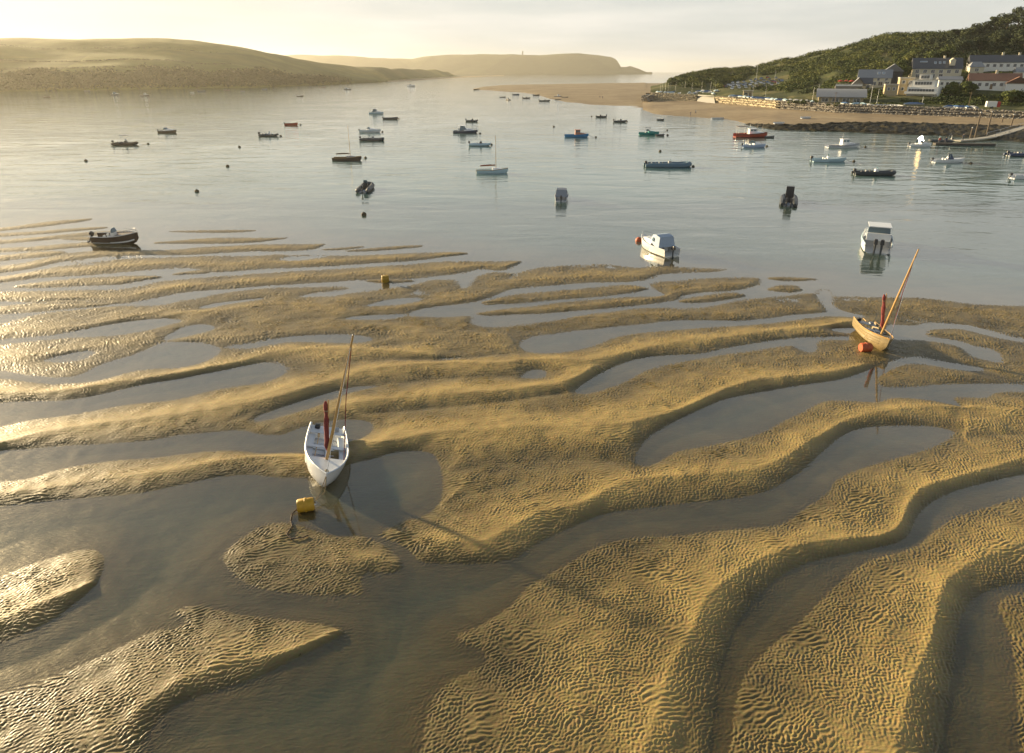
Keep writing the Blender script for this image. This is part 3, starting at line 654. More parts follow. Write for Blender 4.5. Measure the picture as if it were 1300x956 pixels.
# ---- the near hill on the left bank
WL = gc([(-420, 127), (-150, 121), (0, 117), (152, 114.4), (330, 111.4), (401, 108.3), (478, 105), (503, 102.6), (540, 100), (579, 97.4)], -0.4)
wlZ = lambda px: float(np.interp(px, [c[0] for c in WL], [c[1] for c in WL]))
SK = [(-420, 52), (-150, 47), (0, 48.4), (60, 50.2), (125, 50.6), (175, 48.6), (215, 48.2), (240, 50.6), (287, 57), (330, 64.4), (363, 70.8), (401, 79), (452, 86), (478, 86.8), (520, 87.6), (554, 89), (569, 92), (579, 96.5)]
skl = zc(SK, lambda px: wlZ(px) * (1 + float(np.interp(px, [0, 330, 579], [.46, .40, .10]))))
cols = np.arange(-420, 580.1, 4.0)
hill, hillP = loft_land('hillside', cols, [WL, lin(WL, 8, 3.5), mixc(WL, skl, .30, .10), mixc(WL, skl, .62, .12), skl, lin(skl, 260, -12), lin(skl, 900, -70)], M_HILL, 7, 4.0, .008)
hill_b = surf_bvh(hill)
# ---- the far headland with its daymark
FZ = 4300.0
fb = [(300, FZ, -.5), (826, FZ, -.5), (829, FZ + 60, -.5)]
fs = [(300, 72), (366, 70.2), (401, 69.6), (452, 71.6), (490, 74), (523, 74.8), (541, 72), (566, 69.6), (630, 68.2), (684, 70), (710, 68.6), (736, 68), (760, 70.4), (776, 73), (782, 76), (785, 80), (788, 85.6), (794, 85.4), (800, 83.8), (812, 88), (820, 91), (826, 93)]
fsk = [(px, FZ + 350 * float(np.interp(px, [300, 780, 826], [1, 1, .1])), CAMH - ray(px, py)[2] * (FZ + 350 * float(np.interp(px, [300, 780, 826], [1, 1, .1])))) for px, py in fs] + [(829, FZ + 60, -.5)]
head, headP = loft_land('far_headland', np.arange(300, 829.1, 2.0), [fb, lin(fb, 20, 14), mixc(fb, fsk, .45, .12), fsk, lin(fsk, 500, -50), lin(fsk, 1200, -170)], M_FAR, 6, 7.0, .004)
head_b = surf_bvh(head)
# ---- a pale beach at the foot of the hills
loft_land('far_beach', np.arange(492, 640.1, 4.0), [gc([(492, 104.2), (540, 101.6), (577, 99.4), (640, 96.6)], -.2), gc([(492, 103.5), (540, 101), (577, 98.8), (640, 96.2)], .5),
    gc([(492, 102.6), (540, 99), (577, 97), (640, 95.6)], 1.2), gc([(492, 102.5), (540, 98.7), (577, 96.8), (640, 95.5)], -.5)], M_BEACH, 2)
# ---- the long sand spit across the channel
near = [(601, 113.2), (620, 115), (640, 116.6), (665, 118.2), (682, 121), (700, 128.3), (720, 132.6), (760, 137), (800, 138.6), (822, 140)]
far = [(601, 112.8), (620, 109.6), (640, 108.2), (700, 107), (780, 105.7), (822, 105.2)]
spit, spitP = loft_land('sand_spit', np.arange(601, 822.1, 3.0), [gc(near, -.25), mixc(gc(near, .1), gc(far, .1), .06), mixc(gc(near, .55), gc(far, .55), .3), mixc(gc(near, .9), gc(far, .9), .6), gc(far, .2), lin(gc(far, -.3), 30, 0)], M_BEACH, 5, .25, .02)
m, t, N, Lk, b = M_BEACH, M_BEACH.node_tree, M_BEACH.node_tree.nodes, M_BEACH.node_tree.links.new, M_BEACH.node_tree.nodes['Principled BSDF']
# ---- the inner beach below the sea wall
foot = [(816, 127, 1.2, 408), (826, 127.5, 1.5, 400), (890, 128.5, 2.0, 372), (931, 132.6, 2.1, 345), (986, 138, 2.4, 312), (1060, 142.6, 2.7, 277), (1127, 145, 2.9, 258), (1300, 151.5, 3.0, 228), (1500, 158, 3.0, 205)]
FOOT = []
for px, py, z, _ in foot: FOOT.append((px, (CAMH - z) / ray(px, py)[2], z))
bn = [(816, 141), (822, 144), (840, 148), (860, 149.2), (903, 152), (931, 154.4), (945, 158), (960, 162), (986, 166), (1060, 167.5), (1127, 171), (1200, 173), (1300, 181), (1500, 192)]
BN = gc(bn, -.3)
bcols = np.arange(816, 1500.1, 4.0)
beach, beachP = loft_land('beach', bcols, [BN, mixc(BN, FOOT, .05, .12), mixc(BN, FOOT, .35, .15), mixc(BN, FOOT, .7, .08), FOOT, lin(FOOT, 6, .4)], M_BEACH, 5, .22, .06)
beach_b = surf_bvh(beach)
# back of the spit behind the wall
loft_land('back_sand', np.arange(815, 905, 5.0), [gc([(815, 118), (905, 122)], .6), gc([(815, 112), (905, 112)], .9), gc([(815, 105.2), (905, 105.0)], -.1), gc([(815, 104.8), (905, 104.8)], -.4)], M_BEACH, 3)
# seaweed covered foreshore on the right
wn = [(942, 158.5), (960, 162.8), (986, 166.8), (1060, 168.5), (1127, 172), (1200, 174.5), (1300, 183), (1500, 194)]
wf = [(942, 156.5), (960, 157), (986, 158.5), (1040, 157), (1090, 155), (1127, 155), (1200, 157), (1300, 160), (1500, 166)]
fz = lambda c, z: gc(c, z)
WN, WF = gc(wn, -.3), [(p, (CAMH - z_) / ray(p, y)[2], z_) for (p, y), z_ in zip(wf, [.2, .5, 1.0, 1.5, 1.8, 1.9, 1.9, 2.0, 2.0])]
weed, weedP = loft_land('seaweed_foreshore', np.arange(942, 1500.1, 1.6), [WN, mixc(WN, WF, .15, .2), mixc(WN, WF, .5, .17), mixc(WN, WF, .85, .1), WF, lin(WF, 1.5, -.6)], M_WEED, 8, .55, .55, kind='stuff')
# ---- the headland behind the sea wall
WT = [(826, 118.2), (890, 122), (931, 125), (986, 129.3), (1060, 133.5), (1146, 136.2), (1300, 143), (1500, 149)]
footZ = lambda px: float(np.interp(px, [c[0] for c in FOOT], [c[1] for c in FOOT]))
L0 = zc(WT, lambda px: footZ(px) + 1.6)
L1 = lin(L0, 14, .5)
L2 = zc([(826, 114), (848, 111), (900, 109), (950, 112), (1000, 112), (1060, 113), (1127, 119), (1200, 121), (1300, 124), (1500, 126)],
        lambda px: float(np.interp(px, [826, 900, 950, 1000, 1060, 1127, 1200, 1300, 1500], [430, 440, 400, 370, 322, 300, 290, 280, 262])))
L3 = zc([(826, 112), (848, 106), (878, 99), (900, 99), (925, 106), (950, 106), (1000, 103), (1060, 104), (1127, 101), (1200, 99), (1300, 93), (1500, 88)],
        lambda px: float(np.interp(px, [826, 900, 950, 1000, 1060, 1127, 1200, 1300, 1500], [460, 475, 440, 410, 366, 345, 335, 330, 315])))
L3b = zc([(826, 111), (848, 104), (878, 96.5), (900, 94), (925, 96), (950, 95), (1000, 92), (1060, 88), (1127, 84), (1200, 80), (1300, 72), (1500, 66)],
        lambda px: float(np.interp(px, [826, 900, 950, 1000, 1060, 1127, 1200, 1300, 1500], [475, 500, 490, 455, 400, 385, 375, 365, 350])))
L4 = zc([(826, 110.5), (838, 108), (848, 105), (862, 101), (877, 96), (900, 91.5), (908, 89.4), (934, 89), (949, 87), (968, 84), (997, 76.5), (1010, 76.5), (1032, 69), (1060, 64.5), (1088, 56.5), (1127, 45), (1165, 43), (1194, 44), (1242, 38), (1290, 36), (1500, 30)],
        lambda px: float(np.interp(px, [826, 900, 950, 1000, 1060, 1127, 1200, 1300, 1500], [490, 540, 545, 530, 500, 480, 460, 445, 430])))
ccols = np.arange(826, 1500.1, 3.0)
headland, hlP = loft_land('headland', ccols, [L0, L1, L2, L3, L3b, L4, lin(L4, 120, -6), lin(L4, 500, -60)], M_SCRUBLAND, 7, 1.0, .045)
hl_b = surf_bvh(headland)
def HL(px, Z):
    p = HL0(px, Z)
    if p is None:
        d = (CAMH - 5.4) / Z; v = (d - SP) / CP; p = Vector(((px - CX) / FPX * Z, (CP - v * SP) * Z, 5.4))
    return p
def HL0(px, Z):
    """point on the headland seen at column px at about depth Z"""
    x = (px - CX) / FPX * Z
    y = CP * Z + SP * (18 - 8)                      # close enough for the slope
    for _ in range(3):
        z = on(hl_b, x, y)
        if z is None: return None
        v = ((CAMH - z) / Z - SP) / CP; y = (CP - v * SP) * Z
    z = on(hl_b, x, y)
    if z is None: return None
    return Vector((x, y, z))

# ---------------------------------------------------------------- foliage
def leaf_mat(name, a, b_, c_):
    m, t, N, Lk, b = mat_new(name); g = N.new('ShaderNodeNewGeometry')
    n1 = noise_node(N, Lk, g.outputs['Position'], .07, 4); n2 = noise_node(N, Lk, g.outputs['Position'], .5, 3, .6)
    ad = N.new('ShaderNodeMath'); ad.operation = 'MULTIPLY_ADD'; ad.inputs[1].default_value = .70; Lk(n1.outputs['Fac'], ad.inputs[0])
    a2 = N.new('ShaderNodeMath'); a2.operation = 'MULTIPLY'; a2.inputs[1].default_value = .30; Lk(n2.outputs['Fac'], a2.inputs[0]); Lk(a2.outputs[0], ad.inputs[2])
    r = ramp(N, Lk, ad.outputs[0], [(.40, a), (.5, b_), (.60, c_)]); Lk(r.outputs['Color'], b.inputs['Base Color'])
    b.inputs['Roughness'].default_value = .75; b.inputs['Specular IOR Level'].default_value = .2
    return m
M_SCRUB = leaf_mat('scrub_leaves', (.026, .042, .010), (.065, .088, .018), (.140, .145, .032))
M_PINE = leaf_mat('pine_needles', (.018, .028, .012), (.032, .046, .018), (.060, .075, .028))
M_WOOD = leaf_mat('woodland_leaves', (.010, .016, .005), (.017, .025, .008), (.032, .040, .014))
M_BARK = mat('bark', (.10, .075, .05), .9, .2, bump=.5, scale=8)

def leaves(mb, c, rad, n, size, rnd, squash=.75):
    """leaf faces spread through a crown's volume, thicker towards its surface"""
    for _ in range(n):
        while True:
            d = Vector((rnd.uniform(-1, 1), rnd.uniform(-1, 1), rnd.uniform(-1, 1)))
            if .05 < d.length < 1: break
        r = d.length ** .35
        d.normalize(); p = Vector(c) + Vector((d.x * rad, d.y * rad, d.z * rad * squash)) * r * rnd.uniform(.82, 1.08)
        nrm = (d + Vector((rnd.gauss(0, .5), rnd.gauss(0, .5), rnd.gauss(.25, .5)))).normalized()
        a = nrm.orthogonal().normalized(); a.rotate(Matrix.Rotation(rnd.uniform(0, 6.28), 3, nrm)); b_ = nrm.cross(a)
        s1, s2 = size * rnd.uniform(.6, 1.3), size * rnd.uniform(.4, .9)
        mb.add([p - a * s1 * .5, p + b_ * s2 * .5 + nrm * size * .12, p + a * s1 * .5, p - b_ * s2 * .5 + nrm * size * .12], [(0, 1, 2, 3)])

def scrub_points():
    rnd = random.Random(21); pts = []
    for _ in range(9000):
        px = rnd.uniform(850, 1345); f = rnd.random()
        Z0 = float(np.interp(px, [826, 900, 950, 1000, 1060, 1127, 1200, 1300, 1500], [430, 430, 392, 345, 300, 285, 272, 262, 250]))
        Z1 = float(np.interp(px, [826, 900, 950, 1000, 1060, 1127, 1200, 1300, 1500], [490, 548, 552, 536, 506, 486, 466, 451, 430]))
        Z = Z0 + (Z1 - Z0) * f
        pts.append((px, Z, rnd))
    return pts
# places kept clear for buildings and the car park: (px0, px1, Z0, Z1)
CLEAR = [(916, 1003, 388, 462), (1062, 1086, 300, 322), (1084, 1140, 308, 340), (1034, 1098, 262, 300), (1122, 1194, 276, 304), (1154, 1218, 322, 350), (1190, 1214, 296, 314), (1228, 1300, 285, 308), (1230, 1300, 332, 356), (938, 960, 340, 362), (1140, 1175, 236, 264)]
mb = MB(); rnd = random.Random(5)
for px, Z, r_ in scrub_points():
    if any(a < px < b_ and c < Z < d for a, b_, c, d in CLEAR): continue
    if mnoise.noise((px * .035, Z * .03, 3)) < -.34: continue
    p = HL(px, Z)
    if p is None: continue
    s = rnd.uniform(.8, 2.3) * (1.3 if Z > 380 else 1)
    leaves(mb, p + Vector((0, 0, s * .35)), s, 24, .95, rnd, .62)
for x0, x1, Z0, Z1, n, s0, s1 in ((1194, 1236, 298, 316, 60, .8, 1.8), (1110, 1205, 264, 275, 130, .5, 1.2), (1040, 1126, 297, 307, 80, .7, 1.5), (1222, 1310, 306, 326, 130, .9, 2.0),
                                (1205, 1320, 256, 280, 170, .5, 1.3), (1050, 1160, 266, 276, 60, .4, .9), (1140, 1230, 306, 318, 60, .6, 1.4), (1000, 1060, 285, 300, 60, .5, 1.2)):
    for _ in range(n):
        p = HL(rnd.uniform(x0, x1), rnd.uniform(Z0, Z1)); s = rnd.uniform(s0, s1); leaves(mb, p + Vector((0, 0, s * .3)), s, 34, .6, rnd, .7)
scrub = mb.build('scrub', M_SCRUB); tag(scrub, 'green and olive gorse scrub covering the headland behind the beach', 'scrub', kind='stuff')

# woodland and hedges on the left hill, one mass
mb = MB(); rnd = random.Random(9)
def lump(mb, p, s, rnd):
    leaves(mb, p + Vector((0, 0, s * .4)), s, 16, s * .62, rnd, .8)
Wl = np.array(WL); Sl = np.array(skl)
for _ in range(5200):
    px = rnd.uniform(-150, 470)
    top = .37 + .10 * mnoise.noise((px * .02, 1, 0)) + (.10 if 240 < px < 400 else 0)
    f = rnd.uniform(.015, top)
    Z = np.interp(px, Wl[:, 0], Wl[:, 1]) * (1 - f) + np.interp(px, Sl[:, 0], Sl[:, 1]) * f
    x = (px - CX) / FPX * Z; y = CP * Z + 5; z = on(hill_b, x, y)
    if z is None or z < 1: continue
    lump(mb, Vector((x, y, z)), rnd.uniform(2.6, 6.2), rnd)
for f0, x0, x1, n in ((.66, 30, 340, 420), (.985, -100, 330, 260), (.80, -60, 60, 90), (.48, 60, 250, 120)):
    for _ in range(n):
        px = rnd.uniform(x0, x1); f = f0 + .015 * math.sin(px * .02)
        Z = np.interp(px, Wl[:, 0], Wl[:, 1]) * (1 - f) + np.interp(px, Sl[:, 0], Sl[:, 1]) * f
        x = (px - CX) / FPX * Z; y = CP * Z + 5; z = on(hill_b, x, y)
        if z is None: continue
        lump(mb, Vector((x, y, z - .6)), rnd.uniform(1.0, 1.9), rnd)
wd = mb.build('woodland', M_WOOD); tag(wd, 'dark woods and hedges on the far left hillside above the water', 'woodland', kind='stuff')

mb = MB(); rnd = random.Random(31)
for _ in range(620):
    px = rnd.uniform(1165, 1400); Z = rnd.uniform(345, 432)
    if px < 1200 and Z < 372: continue
    if any(a < px < b_ and c < Z < d for a, b_, c, d in CLEAR): continue
    p = HL(px, Z)
    if p is None: continue
    leaves(mb, p + Vector((0, 0, rnd.uniform(1.5, 4.5))), rnd.uniform(2.2, 3.8), 60, 1.1, rnd, .8)
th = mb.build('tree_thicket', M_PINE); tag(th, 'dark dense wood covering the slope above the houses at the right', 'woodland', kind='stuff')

# individual trees on the right
def tree(px, Z, h, rad, kind, label, lean=0.0, seed=0, dz=0.0):
    rnd = random.Random(seed); p = HL(px, Z)
    if p is None: return
    root = empty('pine_tree' if kind == 'pine' else 'broadleaf_tree', p + Vector((0, 0, dz - .2)), rnd.uniform(0, 6), label, 'tree', 'trees on the wooded slope')
    tr = MB(); top = Vector((lean * h, 0, h * .86))
    tr.tube([(0, 0, 0), (lean * h * .2, .1, h * .3), (lean * h * .6, -.1, h * .62), top], [.32, .26, .17, .05], 7)
    cr = MB()
    nb = 11 if kind == 'pine' else 9
    for k in range(nb):
        a = k * 2.4 + rnd.uniform(-.4, .4)
        if kind == 'pine': hz_ = h * rnd.uniform(.52, .95); rr = rad * rnd.uniform(.4, 1.0) * (1.15 - hz_ / h * .55); cs = rad * rnd.uniform(.30, .46)
        else: hz_ = h * rnd.uniform(.38, .86); rr = rad * rnd.uniform(.25, .85); cs = rad * rnd.uniform(.36, .58)
        q = Vector((lean * hz_ + math.cos(a) * rr, math.sin(a) * rr, hz_))
        st = Vector((lean * hz_ * .7, 0, hz_ * .72))
        tr.tube([st, st.lerp(q, .55) + Vector((0, 0, .25)), q], [.10, .07, .03], 5)
        leaves(cr, q, cs * 1.25, 190, .85, rnd, .6 if kind == 'pine' else .8)
    leaves(cr, top, rad * .5, 190, .85, rnd, .7)
    tr.build('trunk', M_BARK, root, True); cr.build('crown', M_PINE if kind == 'pine' else M_SCRUB, root)
TREES = [
 (1290, 420, 15, 7.0, 'pine', 'tallest dark pine at the far right end of the wooded ridge'), (1276, 415, 13, 6.0, 'pine', 'dense dark pine just left of the tallest pine on the ridge'),
 (1261, 425, 10.5, 3.8, 'pine', 'slim wind bent pine with an open top standing above the ridge line'), (1243, 420, 8.5, 6.0, 'pine', 'broad round topped pine left of the slim bent pine on the ridge'),
 (1227, 418, 6.5, 5.0, 'pine', 'low dark pine on the ridge above the long upper house'), (1211, 425, 6.5, 3.6, 'pine', 'spiky small pine breaking the skyline above the big slate roof'),
 (1196, 420, 6, 4.6, 'pine', 'leftmost dark pine of the ridge trees'), (1305, 400, 14, 7, 'pine', 'dark pine cut by the right edge of the picture on the ridge'),
 (1268, 385, 11, 6, 'pine', 'dark pine filling the slope below the slim bent pine'), (1240, 378, 10, 6, 'pine', 'shadowy pine on the slope above the left end of the long upper house'),
 (1221, 375, 10, 5.5, 'pine', 'dark pine behind the right gable of the house with roof windows'), (1203, 372, 9, 5.2, 'broad', 'dark green leafy tree behind the ridge of the house with roof windows'),
 (1182, 372, 7.5, 4.6, 'broad', 'bright green rounded tree above the roof windows of the slate house'), (1144, 345, 8.5, 5.2, 'broad', 'full green tree between the grey roofed house and the slate house'),
 (1138, 338, 7, 4.2, 'broad', 'lower green tree beside the dark gable of the grey roofed house'), (1207, 285, 5.5, 3.2, 'broad', 'sunlit yellow green small tree to the right of the white bay windowed house'),
 (1226, 292, 5, 3.0, 'broad', 'golden lit bush tree above the left end of the white cottage'), (1283, 262, 4.5, 3.0, 'broad', 'olive bush tree right of the white cottage above the sea wall'),
 (1297, 372, 12, 6, 'pine', 'dark pine right of the long upper house on the wooded slope'), (1160, 385, 6, 4.4, 'broad', 'olive green tree on the open hillside above the grey roofed house'),
]
for i, a in enumerate(TREES): tree(*a[:6], lean=(.12 if i == 2 else 0.02), seed=40 + i)
# ================================================================ sea wall, houses, street furniture
M_STONE = mat('sunlit_wall_stone', (.42, .36, .25), .9, .2, var=.45, scale=.6, bump=.3)  # paler than the other wall stone: sunlight put into the colour
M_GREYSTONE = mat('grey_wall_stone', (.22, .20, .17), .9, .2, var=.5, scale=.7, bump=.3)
M_WHITE = mat('white_render', (.78, .76, .70), .8, .3, var=.05)
M_CREAM = mat('cream_render', (.62, .56, .42), .8, .3, var=.08)
M_HONEY = mat('honey_stone', (.40, .33, .21), .9, .2, var=.3, scale=2)
M_SLATE = mat('slate_roof', (.10, .105, .115), .55, .4, var=.3, scale=3)
M_PALEROOF = mat('weathered_grey_roof', (.26, .27, .28), .6, .4, var=.15, scale=2)
M_REDROOF = mat('red_brown_tiles', (.22, .12, .085), .8, .3, var=.3, scale=3)
M_GLASS = mat('window_glass', (.05, .06, .07), .08, .8, var=.1)
M_FRAME = mat('window_frame_white', (.75, .74, .70), .5, .4, var=.04)
M_DARKWALL = mat('dark_cladding', (.06, .06, .065), .7, .3)
M_RED = mat('red_canvas', (.42, .05, .04), .8, .2)
M_WOOD = mat('weathered_timber', (.22, .16, .10), .85, .2, var=.3)
M_METAL = mat('galvanised_metal', (.45, .46, .47), .45, .5, metal=.6)
M_CONC = mat('pale_concrete', (.40, .38, .33), .85, .2, var=.2)
M_WARMLIT = M_WHITE

def rock(mb, c, s, rnd):
    """one irregular boulder"""
    n = 7; rings = []
    for k, (r_, z_) in enumerate(((.55, -.5), (1, -.1), (.92, .3), (.45, .62))):
        rings.append([Vector(c) + Vector((math.cos(6.283 * j / n) * r_ * s * rnd.uniform(.8, 1.2), math.sin(6.283 * j / n) * r_ * s * rnd.uniform(.7, 1.1), z_ * s * rnd.uniform(.8, 1.15))) for j in range(n)])
    mb.loft(rings)
def world(px, Z, z):
    d = (CAMH - z) / Z; v = (d - SP) / CP
    return Vector(((px - CX) / FPX * Z, (CP - v * SP) * Z, z))
F = np.array(FOOT)
def wall_run(x0, x1, name, matl, label, step=1.0, h=None, seed=1, broken=0.0):
    rnd = random.Random(seed); mb = MB(); body = MB()
    topz = lambda px: float(np.interp(px, [c[0] for c in L0], [c[2] for c in L0]))
    xs = np.arange(x0, x1 + .1, 6.0); rings = []
    for px in xs:
        Z = footZ(px); z0 = float(np.interp(px, F[:, 0], F[:, 2])); z1 = topz(px)
        rings.append([world(px, Z + .3, z0 - .6), world(px, Z + 2.2, z0 - .6), world(px, Z + 2.2, z1 + .15), world(px, Z + 1.1, z1 + .15)])
    body.loft(rings)
    root = body.build(name, matl); tag(root, label, 'sea wall')
    for px in np.arange(x0, x1, step):
        Z = footZ(px); z0 = float(np.interp(px, F[:, 0], F[:, 2])); z1 = topz(px)
        n = max(3, int((z1 - z0) / .75) + 1)
        for k in range(n):
            f = (k + rnd.uniform(-.2, .2)) / (n - 1)
            if rnd.random() < broken: continue
            rock(mb, world(px + rnd.uniform(-.5, .5) * step, Z - .25 + f * 1.1, z0 + (z1 - z0 + .2) * f), rnd.uniform(.35, .62), rnd)
    st = mb.build('facing_stones', matl, root)
    return root
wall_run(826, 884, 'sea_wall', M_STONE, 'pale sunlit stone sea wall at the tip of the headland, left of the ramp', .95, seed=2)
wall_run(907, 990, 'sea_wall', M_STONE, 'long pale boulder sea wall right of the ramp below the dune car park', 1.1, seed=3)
wall_run(991, 1150, 'sea_wall', M_GREYSTONE, 'grey shaded boulder sea wall below the low curved roof building', 1.3, seed=4)  # shade on the turned wall is put into the greyer stone colour
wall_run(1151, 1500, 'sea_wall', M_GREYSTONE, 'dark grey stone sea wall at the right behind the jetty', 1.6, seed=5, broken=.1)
# ramp between the walls
mb = MB(); a, b_ = world(885, footZ(885) - 2, 1.9), world(908, footZ(908) - 9, 1.7); c, d = world(886, footZ(886) + 6, 5.3), world(906, footZ(906) + 6, 5.2)
mb.add([a, b_, d, c, a - Vector((0, 0, 2)), b_ - Vector((0, 0, 2)), d - Vector((0, 0, 2)), c - Vector((0, 0, 2))], [(0, 1, 2, 3), (4, 7, 6, 5), (0, 4, 5, 1), (1, 5, 6, 2), (2, 6, 7, 3), (3, 7, 4, 0)])
tag(mb.build('slipway', M_CONC), 'pale concrete slipway ramp down to the beach between two stone walls', 'slipway')
# groyne stones at the spit end
mb = MB(); rnd = random.Random(8)
for _ in range(110):
    px = rnd.uniform(815, 829); rock(mb, world(px, rnd.uniform(398, 412), rnd.uniform(1.0, 4.4)), rnd.uniform(.5, 1.0), rnd)
tag(mb.build('boulder_groyne', M_GREYSTONE), 'grey end of the boulder groyne where the spit meets the sea wall', 'groyne')

def house(px, Z, w, d, hw, hr, yaw, label, wallm, roofm, wins=(), name='house', z=None, chim=(), door=None, hip=0.0, over=.35, sky_=(), dormers=(), lean=None):
    """w along local x (seen broadside), front face towards -y; wins: (x, z, width, height) on the front"""
    p = HL(px, Z); zz = (p.z if z is None else z)
    p = Vector((p.x, p.y, zz)); root = empty(name, p, yaw, label, 'house' if name == 'house' else 'building')
    m_ = MB(); m_.box((0, 0, hw / 2 - 1.5), (w, d, hw + 3))
    if hr > .6 and not hip: m_.add([(-w / 2, -d / 2, hw), (-w / 2, d / 2, hw), (-w / 2, 0, hw + hr - .15), (w / 2, -d / 2, hw), (w / 2, d / 2, hw), (w / 2, 0, hw + hr - .15)], [(0, 2, 1), (3, 4, 5), (0, 3, 5, 2), (1, 2, 5, 4)])
    m_.build('wall', wallm, root)
    o = over; r_ = MB(); t = .18
    a = w / 2 + o; b2 = d / 2 + o; k = a - hip
    lo = hw - o * hr / (d / 2) if hr > .6 else hw
    if hr > .6:
        P = [(-a, -b2, lo), (a, -b2, lo), (a, b2, lo), (-a, b2, lo), (-k, 0, hw + hr), (k, 0, hw + hr)]
        Q = [(x, y, z_ + t) for x, y, z_ in P]
        r_.add(P + Q, [(6, 7, 11, 10), (9, 10, 11, 8), (7, 8, 11), (6, 10, 9), (0, 4, 5, 1), (3, 2, 5, 4), (1, 5, 2), (0, 3, 4), (0, 1, 7, 6), (1, 2, 8, 7), (2, 3, 9, 8), (3, 0, 6, 9)])
    else: r_.box((0, 0, hw + hr / 2 + .01), (w + 2 * o, d + 2 * o, max(hr, .25)))
    ro = r_.build('roof', roofm, root)
    for cx_, cz in chim:
        c_ = MB(); c_.box((cx_, 0, hw + hr + cz / 2 - .25), (.9, .7, cz + .5)); c_.box((cx_, 0, hw + hr + cz + .1), (1.05, .85, .18)); c_.build('chimney', M_CREAM, ro)
    for sx, sf, sw, sh in sky_:                     # roof windows lying in the front slope
        n = Vector((0, -hr, d / 2)).normalized(); c_ = Vector((sx, -d / 2 * (1 - sf), hw + hr * sf + t)) + n * .1
        ang = math.atan2(hr, d / 2); s_ = MB(); s_.box(c_, (sw, sh, .10), rot=Matrix.Rotation(ang, 3, 'X')); s_.build('roof_window', M_FRAME, ro)
        g_ = MB(); g_.box(c_ + n * .06, (sw - .2, sh - .2, .04), rot=Matrix.Rotation(ang, 3, 'X')); g_.build('pane', M_SKYGLASS, ro)
    for dx_, dw, dh in dormers:
        q = MB(); q.box((dx_, -d / 4 - .4, hw + hr * .35 + dh / 2 - .4), (dw, d / 2 - .6, dh)); q.add([(dx_ - dw / 2 - .2, -d / 2 + .1 - .3, hw + hr * .35 + dh - .4), (dx_ + dw / 2 + .2, -d / 2 - .2, hw + hr * .35 + dh - .4), (dx_, -d / 2 - .2, hw + hr * .35 + dh + .7),
                (dx_ - dw / 2 - .2, 0, hw + hr * .35 + dh - .4), (dx_ + dw / 2 + .2, 0, hw + hr * .35 + dh - .4), (dx_, 0, hw + hr * .35 + dh + .7)], [(0, 1, 2), (3, 5, 4), (0, 2, 5, 3), (1, 4, 5, 2), (0, 3, 4, 1)])
        dd_ = q.build('dormer', wallm, root); g_ = MB(); g_.box((dx_, -d / 2 + .02, hw + hr * .35 + dh / 2 - .3), (dw * .6, .08, dh * .6)); g_.build('pane', M_GLASS, dd_)
    for x, z_, ww, wh in wins:
        f = MB(); f.box((x, -d / 2 - .03, z_), (ww + .2, .12, wh + .2)); fo = f.build('window', M_FRAME, root)
        g_ = MB(); n_ = max(1, int(round(ww / 1.0)))
        for q in range(n_):
            pw_ = ww / n_; g_.box((x - ww / 2 + pw_ * (q + .5), -d / 2 - .10, z_), (pw_ - .10, .06, wh))
        g_.build('pane', M_GLASS, fo)
    if door is not None:
        q = MB(); q.box((door, -d / 2 - .04, 1.05), (1.0, .12, 2.1)); q.build('door', M_WOOD, root)
    return root
M_SKYGLASS = mat('roof_glass', (.30, .36, .42), .12, .9, var=.05)
row = lambda x0, x1, n, z, w_, h_: [(x0 + (x1 - x0) * k / max(1, n - 1), z, w_, h_) for k in range(n)]
yw = R(-20)
house(1185, 338, 21, 10, 4.6, 4.6, yw, 'large slate roofed house with a row of roof windows and a small gabled dormer', M_CREAM, M_SLATE, row(-8.5, 8.5, 6, 3.2, 1.6, 1.4) + row(-8, 2, 4, 1.1, 1.6, 1.6), chim=[(3, 1.0)],
      sky_=[(-6, .60, 3.2, .8), (-1.0, .50, 1.0, 1.5), (1.0, .50, 1.0, 1.5), (2.8, .52, 1.0, 1.5)], dormers=[(6.0, 2.2, 2.3)])
house(1108, 326, 14, 9, 4.2, 3.4, R(-24), 'grey roofed house with wide pale roofs and a white lower storey', M_CREAM, M_PALEROOF, row(-5.5, 5.5, 5, 1.6, 1.8, 1.6) + row(-5, 5, 4, 3.4, 1.2, 1.0), sky_=[(1.5, .5, 1.2, 1.6), (3.5, .5, 1.2, 1.6)])
house(1131, 330, 6.5, 8, 5.6, 3.0, R(66), 'tall narrow house with a dark gable beside the grey roofed house', M_DARKWALL, M_PALEROOF, [(0, 3.5, 1.2, 1.2)])
house(1096, 318, 6, 5, 3.0, 2.2, R(-24), 'small slate roofed wing in front of the grey roofed house', M_CREAM, M_SLATE, row(-1.6, 1.6, 2, 1.6, 1.4, 1.2))
house(1259, 300, 19, 7.5, 3.6, 2.7, R(-26), 'long low white cottage with red brown tiled roof above the sea wall', M_WHITE, M_REDROOF, row(-8, 8, 7, 1.9, 1.3, 1.3), chim=[(.5, 1.3)], door=-.9)
house(1289, 294, 5.0, 8.5, 3.4, 2.4, R(64), 'white gabled end wing at the right of the low white cottage', M_WHITE, M_REDROOF, [(0, 2, 1.2, 1.2)])
house(1263, 344, 24, 9, 3.4, 3.2, R(-22), 'long white house with grey slate roof high on the wooded slope', M_WHITE, M_SLATE, row(-10, 10, 8, 1.9, 1.4, 1.3), chim=[(2, 1.2), (9, 1.0)])
house(1237, 340, 6, 7, 3.2, 2.2, R(-22), 'cream gabled wing at the left end of the long white upper house', M_CREAM, M_PALEROOF, [(0, 1.8, 1.6, 1.3)], hip=1.5)
